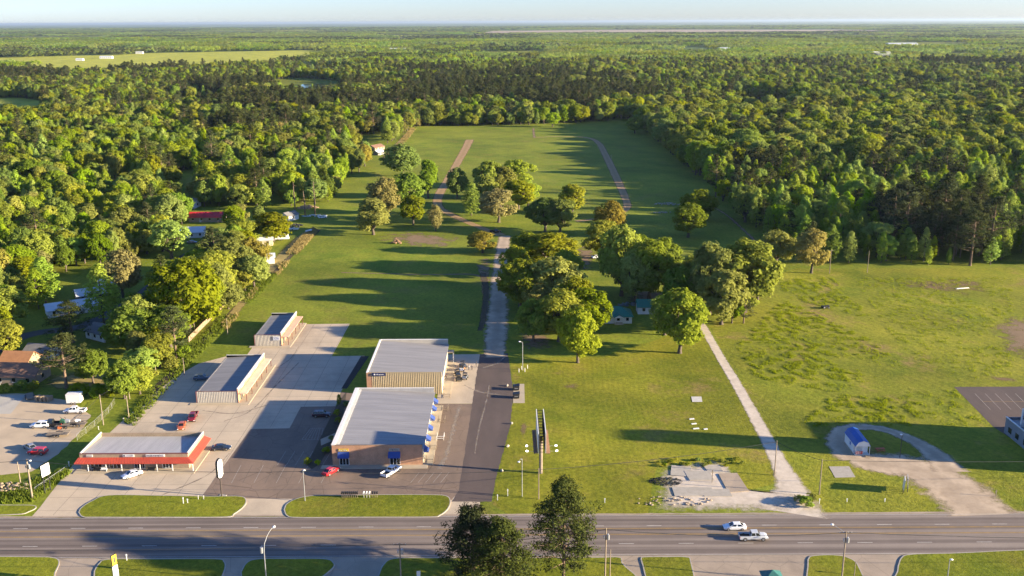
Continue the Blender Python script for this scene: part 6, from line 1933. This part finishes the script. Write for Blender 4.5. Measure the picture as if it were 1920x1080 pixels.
# mower in the right field, camper, propane tank, boat, red picnic table
p = G(1547, 578)
e = empty('field_mower', (p.x, p.y, .02), R(10), 'dark mower standing alone in the right field', 'mower')
MB().box(-1.2, .6, -.6, .6, .35, .9).build('deck', M_PLAST, e); MB().box(.6, 1.5, -.4, .4, .4, 1.1).build('hood', M_BLACK, e)
for x, r_ in ((-.7,.5), (1.1,.35)):
    for y in (-.75, .75): wheel(e, x, y, r_, .25)
p = G(526, 450)
e = empty('camper_trailer', (p.x, p.y, .02), R(8), 'white camper trailer behind the metal sheds', 'camper')
MB().hexa([(-4.2,-1.2,.6),(4.2,-1.2,.6),(4.2,1.2,.6),(-4.2,1.2,.6)], [(-4.0,-1.15,3.1),(3.6,-1.15,3.1),(3.6,1.15,3.1),(-4.0,1.15,3.1)]).build('body', M_WHITE, e)
for x in (-2.6, .2, 2.2): MB().box(x-.5, x+.5, -1.24, -1.19, 1.6, 2.4).build('window', M_GLASS, e)
MB().box(-1.4, -.7, -1.245, -1.19, .65, 2.5).build('door', M_OFFW, e)
for x in (-.4, .45):
    for y in (-1.1, 1.1): wheel(e, x, y, .36, .22)
p = G(579, 436)
e = empty('propane_tank', (p.x, p.y, 0), R(50), 'white propane tank at the end of the dry grass bank', 'tank')
MB().tube((-1.6,0,.95), (1.6,0,.95), .55, .55, 14).ball((-1.6,0,.95), .55, 12, 8).ball((1.6,0,.95), .55, 12, 8).build('vessel', M_WHITE, e, True)
for x in (-1, 1): MB().box(x-.12, x+.12, -.35, .35, 0, .5).build('foot', M_KERB, e)
p = G(551, 432)
e = empty('boat', (p.x, p.y, .3), R(5), 'white boat hull in front of the dark junk heap', 'boat')
MB().hexa([(-2.4,-.6,0),(1.8,-.5,0),(2.2,0,.05),(1.8,.5,0),(-2.4,.6,0)], [(-2.5,-.95,.8),(1.9,-.8,.85),(3.0,0,1.0),(1.9,.8,.85),(-2.5,.95,.8)]).build('hull', M_WHITE, e)
MB().box(-.4, .5, -.6, .6, .82, 1.25).build('console', M_OFFW, e)
for y in (-.8, .8): wheel(e, -.6, y, .3, .18)
p = G(1650, 846)
e = empty('picnic_table', (p.x, p.y, .03), R(4), 'orange-red picnic table beside the blue-roofed shed', 'table')
M_ORED = mat('orange_red_paint', (.50,.10,.04), (.42,.09,.04), 2, .7)
MB().box(-1.1, 1.1, -.4, .4, .72, .78).build('tabletop', M_ORED, e)
for y in (-.8, .55): MB().box(-1.1, 1.1, y, y+.25, .42, .47).build('bench', M_ORED, e)
for x in (-.8, .8): MB().path([(x,-.7,0),(x,0,.72),(x,.7,0)], .05, 5).build('leg', M_ORED, e)
p = G(1437, 1082)
e = empty('kiosk', (p.x, p.y-3.6, 0), R(0), 'small kiosk with teal pyramid roof at the bottom edge', 'kiosk')
MB().box(-1.5, 1.5, -1.5, 1.5, 0, 2.4).build('wall', M_SIDW, e); MB().hexa([(-2,-2,2.4),(2,-2,2.4),(2,2,2.4),(-2,2,2.4)], [(-.05,-.05,3.8),(.05,-.05,3.8),(.05,.05,3.8),(-.05,.05,3.8)]).build('roof', mat('teal_roof', (.03,.13,.115), (.02,.1,.09), 1, .5), e)
MB().box(-.7, .7, -1.55, -1.505, 1, 2).build('window', M_GLASS, e)
p = G(740, 1098)
e = empty('post_sign', (p.x+4.6, p.y, .14), R(10), 'narrow white and blue sign post on the near verge', 'sign')
MB().box(-.05, .05, -.05, .05, 0, 2.5).build('post', M_STEEL, e); MB().box(-.35, .35, -.09, -.051, 1.2, 3.0).build('board', M_WHITE, e)
# shrubs
SH = [crown_oak(500+i, L_DEEP if i % 2 else L_OAK, rx=6, rz=5.0, zc=4.2, lobes=14, clumps=12, per=14, size=.5, name='foliage')[0] for i in range(3)]
st_ = MB().tube((0,0,0), (.2,.1,3), .25, .1, 6).mesh('stem'); st_.materials.append(M_BARK)
def shrub(px, py, w, h, k, lab, group):
    p = G(px, py); e = empty('shrub', (p.x, p.y, .05), RND.uniform(0,6), lab, 'shrub', group); e.scale = (w/12, w/12, h/9)
    link('foliage', SH[k], None, e); link('stem', st_, None, e)
for a in ((636,760,1.6,3.2,1,'upright dark shrub at the corner of the brick building bed'), (650,762,2.4,1.4,1,'low dark bush beside the upright shrub'), (632,778,2.0,1.6,0,'pale grassy bush in the bed left of the brick building'), (634,792,2.2,1.5,1,'green bush midway in the bed left of the brick building'), (622,826,2.0,1.3,1,'bush below the footpath in the bed'), (612,848,2.6,1.4,2,'low bush near the front of the bed'),
          (577,870,2.0,1.7,0,'bright yellow-green round bush at the front tip of the bed'), (596,872,1.6,1.4,2,'brown round bush at the front of the bed')): shrub(*a, 'shrubs in the bed by the brick building')
for i, (px, py, w, h) in enumerate(((10,735,4,2.5),(40,732,5,3),(62,730,4,2.5),(150,740,6,3.5),(185,745,6,4),(205,742,5,3.5),(230,735,6,4),(255,728,6,4),(280,712,6,4),(320,690,6,4),(345,668,6,4))):
    shrub(px, py, w, h, i % 3, 'hedge shrub, %s from the left, along the back of the yard and ditch' % ['first','second','third','fourth','fifth','sixth','seventh','eighth','ninth','tenth','eleventh'][i], 'hedge shrubs along the yard and ditch')
for i, (px, py, w, h) in enumerate(((1500,942,3,1.6),(1512,948,4,2.0),(1520,940,3,1.8))):
    shrub(px, py, w, h, i % 3, ['left','middle','right'][i]+' weedy bush at the right side of the gravel drive mouth', 'weedy bushes at the gravel drive mouth')
for i in range(16):
    px = 1235+i*10.5; shrub(px, 868+6*math.sin(i*1.7), 1.2+(i % 3)*.4, .5+(i % 2)*.3, i % 3, 'weed clump number %s from the left behind the broken paving' % ['one','two','three','four','five','six','seven','eight','nine','ten','eleven','twelve','thirteen','fourteen','fifteen','sixteen'][i], 'weed clumps behind the broken paving')
# tall grass
def tufts(name, polys, n, hrange, m, label, seed, clump=-1.0, mm=None):
    rs = np.random.RandomState(seed); rr = random.Random(seed); P_ = []
    for pp, k in polys:
        wp = W(pp); xs = [p[0] for p in wp]; ys = [p[1] for p in wp]; c = 0
        while c < k:
            x, y = rr.uniform(min(xs),max(xs)), rr.uniform(min(ys),max(ys))
            if inside(wp, x, y):
                c += 1
                if mnoise.noise((x*.05, y*.05, 4.4)) > -.2+rr.uniform(-.2,.2) and mnoise.noise((x*.38, y*.30, 8.1)) > clump: P_.append((x,y))
    P_ = np.array(P_); k = 7; C = np.repeat(P_, k, 0)+rs.normal(size=(len(P_)*k, 2))*.25
    h = rs.uniform(*hrange, len(C)); a = rs.uniform(0, 6.28, len(C)); w = h*.16
    tip_ = rs.normal(size=(len(C),2))*.25*h[:,None]
    dx, dy = np.cos(a)*w, np.sin(a)*w; z0 = np.zeros(len(C))
    V = np.stack([np.stack([C[:,0]-dx,C[:,1]-dy,z0],1), np.stack([C[:,0]+dx,C[:,1]+dy,z0],1), np.stack([C[:,0]+tip_[:,0]+dx*.25,C[:,1]+tip_[:,1]+dy*.25,h],1), np.stack([C[:,0]+tip_[:,0]-dx*.25,C[:,1]+tip_[:,1]-dy*.25,h],1)], 1).reshape(-1,3)
    o = link(name, mesh_quads(name, V, m), None); tag(o, label, 'grass', None, 'stuff')
L_STRAW = leaf_mat('straw_blades', (.42,.32,.13), (.30,.24,.09), .4, .1, .02)
L_GRASS = leaf_mat('grass_blades', (.20,.24,.03), (.13,.165,.02), .45, .1, .02)
L_TUFT = leaf_mat('tuft_blades', (.27,.30,.03), (.19,.215,.022), .45, .1, .02)
tufts('dry_tall_grass', [([(512,512),(535,478),(565,445),(588,428),(596,434),(575,458),(545,490),(522,516)],1500), ([(722,298),(770,240),(780,242),(735,298)],700), ([(415,610),(450,568),(480,538),(486,545),(455,582),(425,622)],130)], 0, (.5,1.2), L_STRAW, 'tall dry golden grass along the field edge', 21)
tufts('tall_grass', [([(1380,650),(1470,560),(1640,640),(1745,735),(1560,735),(1420,710)],16000), ([(1430,525),(1560,520),(1640,600),(1480,560)],4000), ([(1560,740),(1790,730),(1850,800),(1700,800),(1500,800)],6000), ([(1600,520),(1900,520),(1900,700),(1760,720),(1680,640)],7000)], 0, (.16,.42), L_TUFT, 'rough tufty grass of the right field', 22, .02)
tufts('ditch_weeds', [([(230,790),(350,660),(450,560),(545,470),(560,475),(470,570),(370,670),(250,800)],2600), ([(0,925),(120,880),(135,885),(60,940),(0,945)],700)], 0, (.3,.9), L_GRASS, 'weeds growing along the ditch', 23)
# smoke far right
def smoke(px, py, top_px, top_py, w0, w1, label, dens):
    a = G(px, py); dz = HGT(px, py, top_py); k = G(top_px, py)
    m = bpy.data.materials.new('smoke'); m.use_nodes = True; nt = m.node_tree; nt.nodes.remove(nt.nodes['Principled BSDF'])
    v = nt.nodes.new('ShaderNodeVolumePrincipled'); v.inputs['Color'].default_value = (.9,.92,.95,1); v.inputs['Anisotropy'].default_value = .1
    nz = add_noise(nt, nt.nodes.new('ShaderNodeNewGeometry').outputs['Position'], .035, 4, .6)
    nt.links.new(ramp(nt, nz.outputs[0], [(.4,(0,0,0)),(.7,(dens,)*3)]).outputs[0], v.inputs['Density'])
    nt.links.new(v.outputs[0], nt.nodes['Material Output'].inputs['Volume'])
    mb = MB(); n_ = 6; pts = [a.lerp(Vector((k.x,k.y,dz)), i/n_)+Vector((0,0,1)) for i in range(n_+1)]; rad = [w0+(w1-w0)*i/n_ for i in range(n_+1)]
    rings = []
    for p_, r_ in zip(pts, rad): rings.append([(p_.x+math.cos(t)*r_, p_.y+math.sin(t)*r_*.6, p_.z) for t in np.linspace(0, 6.283, 11)[:-1]])
    for A, B in zip(rings, rings[1:]):
        for i in range(10): j = (i+1) % 10; mb.poly([A[i],A[j],B[j],B[i]])
    mb.poly(rings[0]); mb.poly(rings[-1])
    o = mb.build('smoke', m); tag(o, label, 'smoke', None, 'stuff')
smoke(1672, 118, 1648, 97, 8, 26, 'wisp of white smoke rising from the far right woods', .05)
smoke(1890, 106, 1868, 90, 10, 30, 'faint smoke wisp at the far right edge', .02)
# ---------------------------------------------------------------- air
def haze():
    m = bpy.data.materials.new('haze'); m.use_nodes = True
    nt = m.node_tree; nt.nodes.remove(nt.nodes['Principled BSDF'])
    v = nt.nodes.new('ShaderNodeVolumePrincipled')
    v.inputs['Color'].default_value = (0.50, 0.62, 0.75, 1)
    v.inputs['Density'].default_value = 2.6e-5
    v.inputs['Anisotropy'].default_value = 0.35
    nt.links.new(v.outputs[0], nt.nodes['Material Output'].inputs['Volume'])
    o = MB().box(-92000, 92000, -4000, 112000, -2.0, 128.0).build('haze', m)
    o["kind"] = "stuff"; o["label"] = "pale blue haze over the far woods"; o["category"] = "haze"
haze()
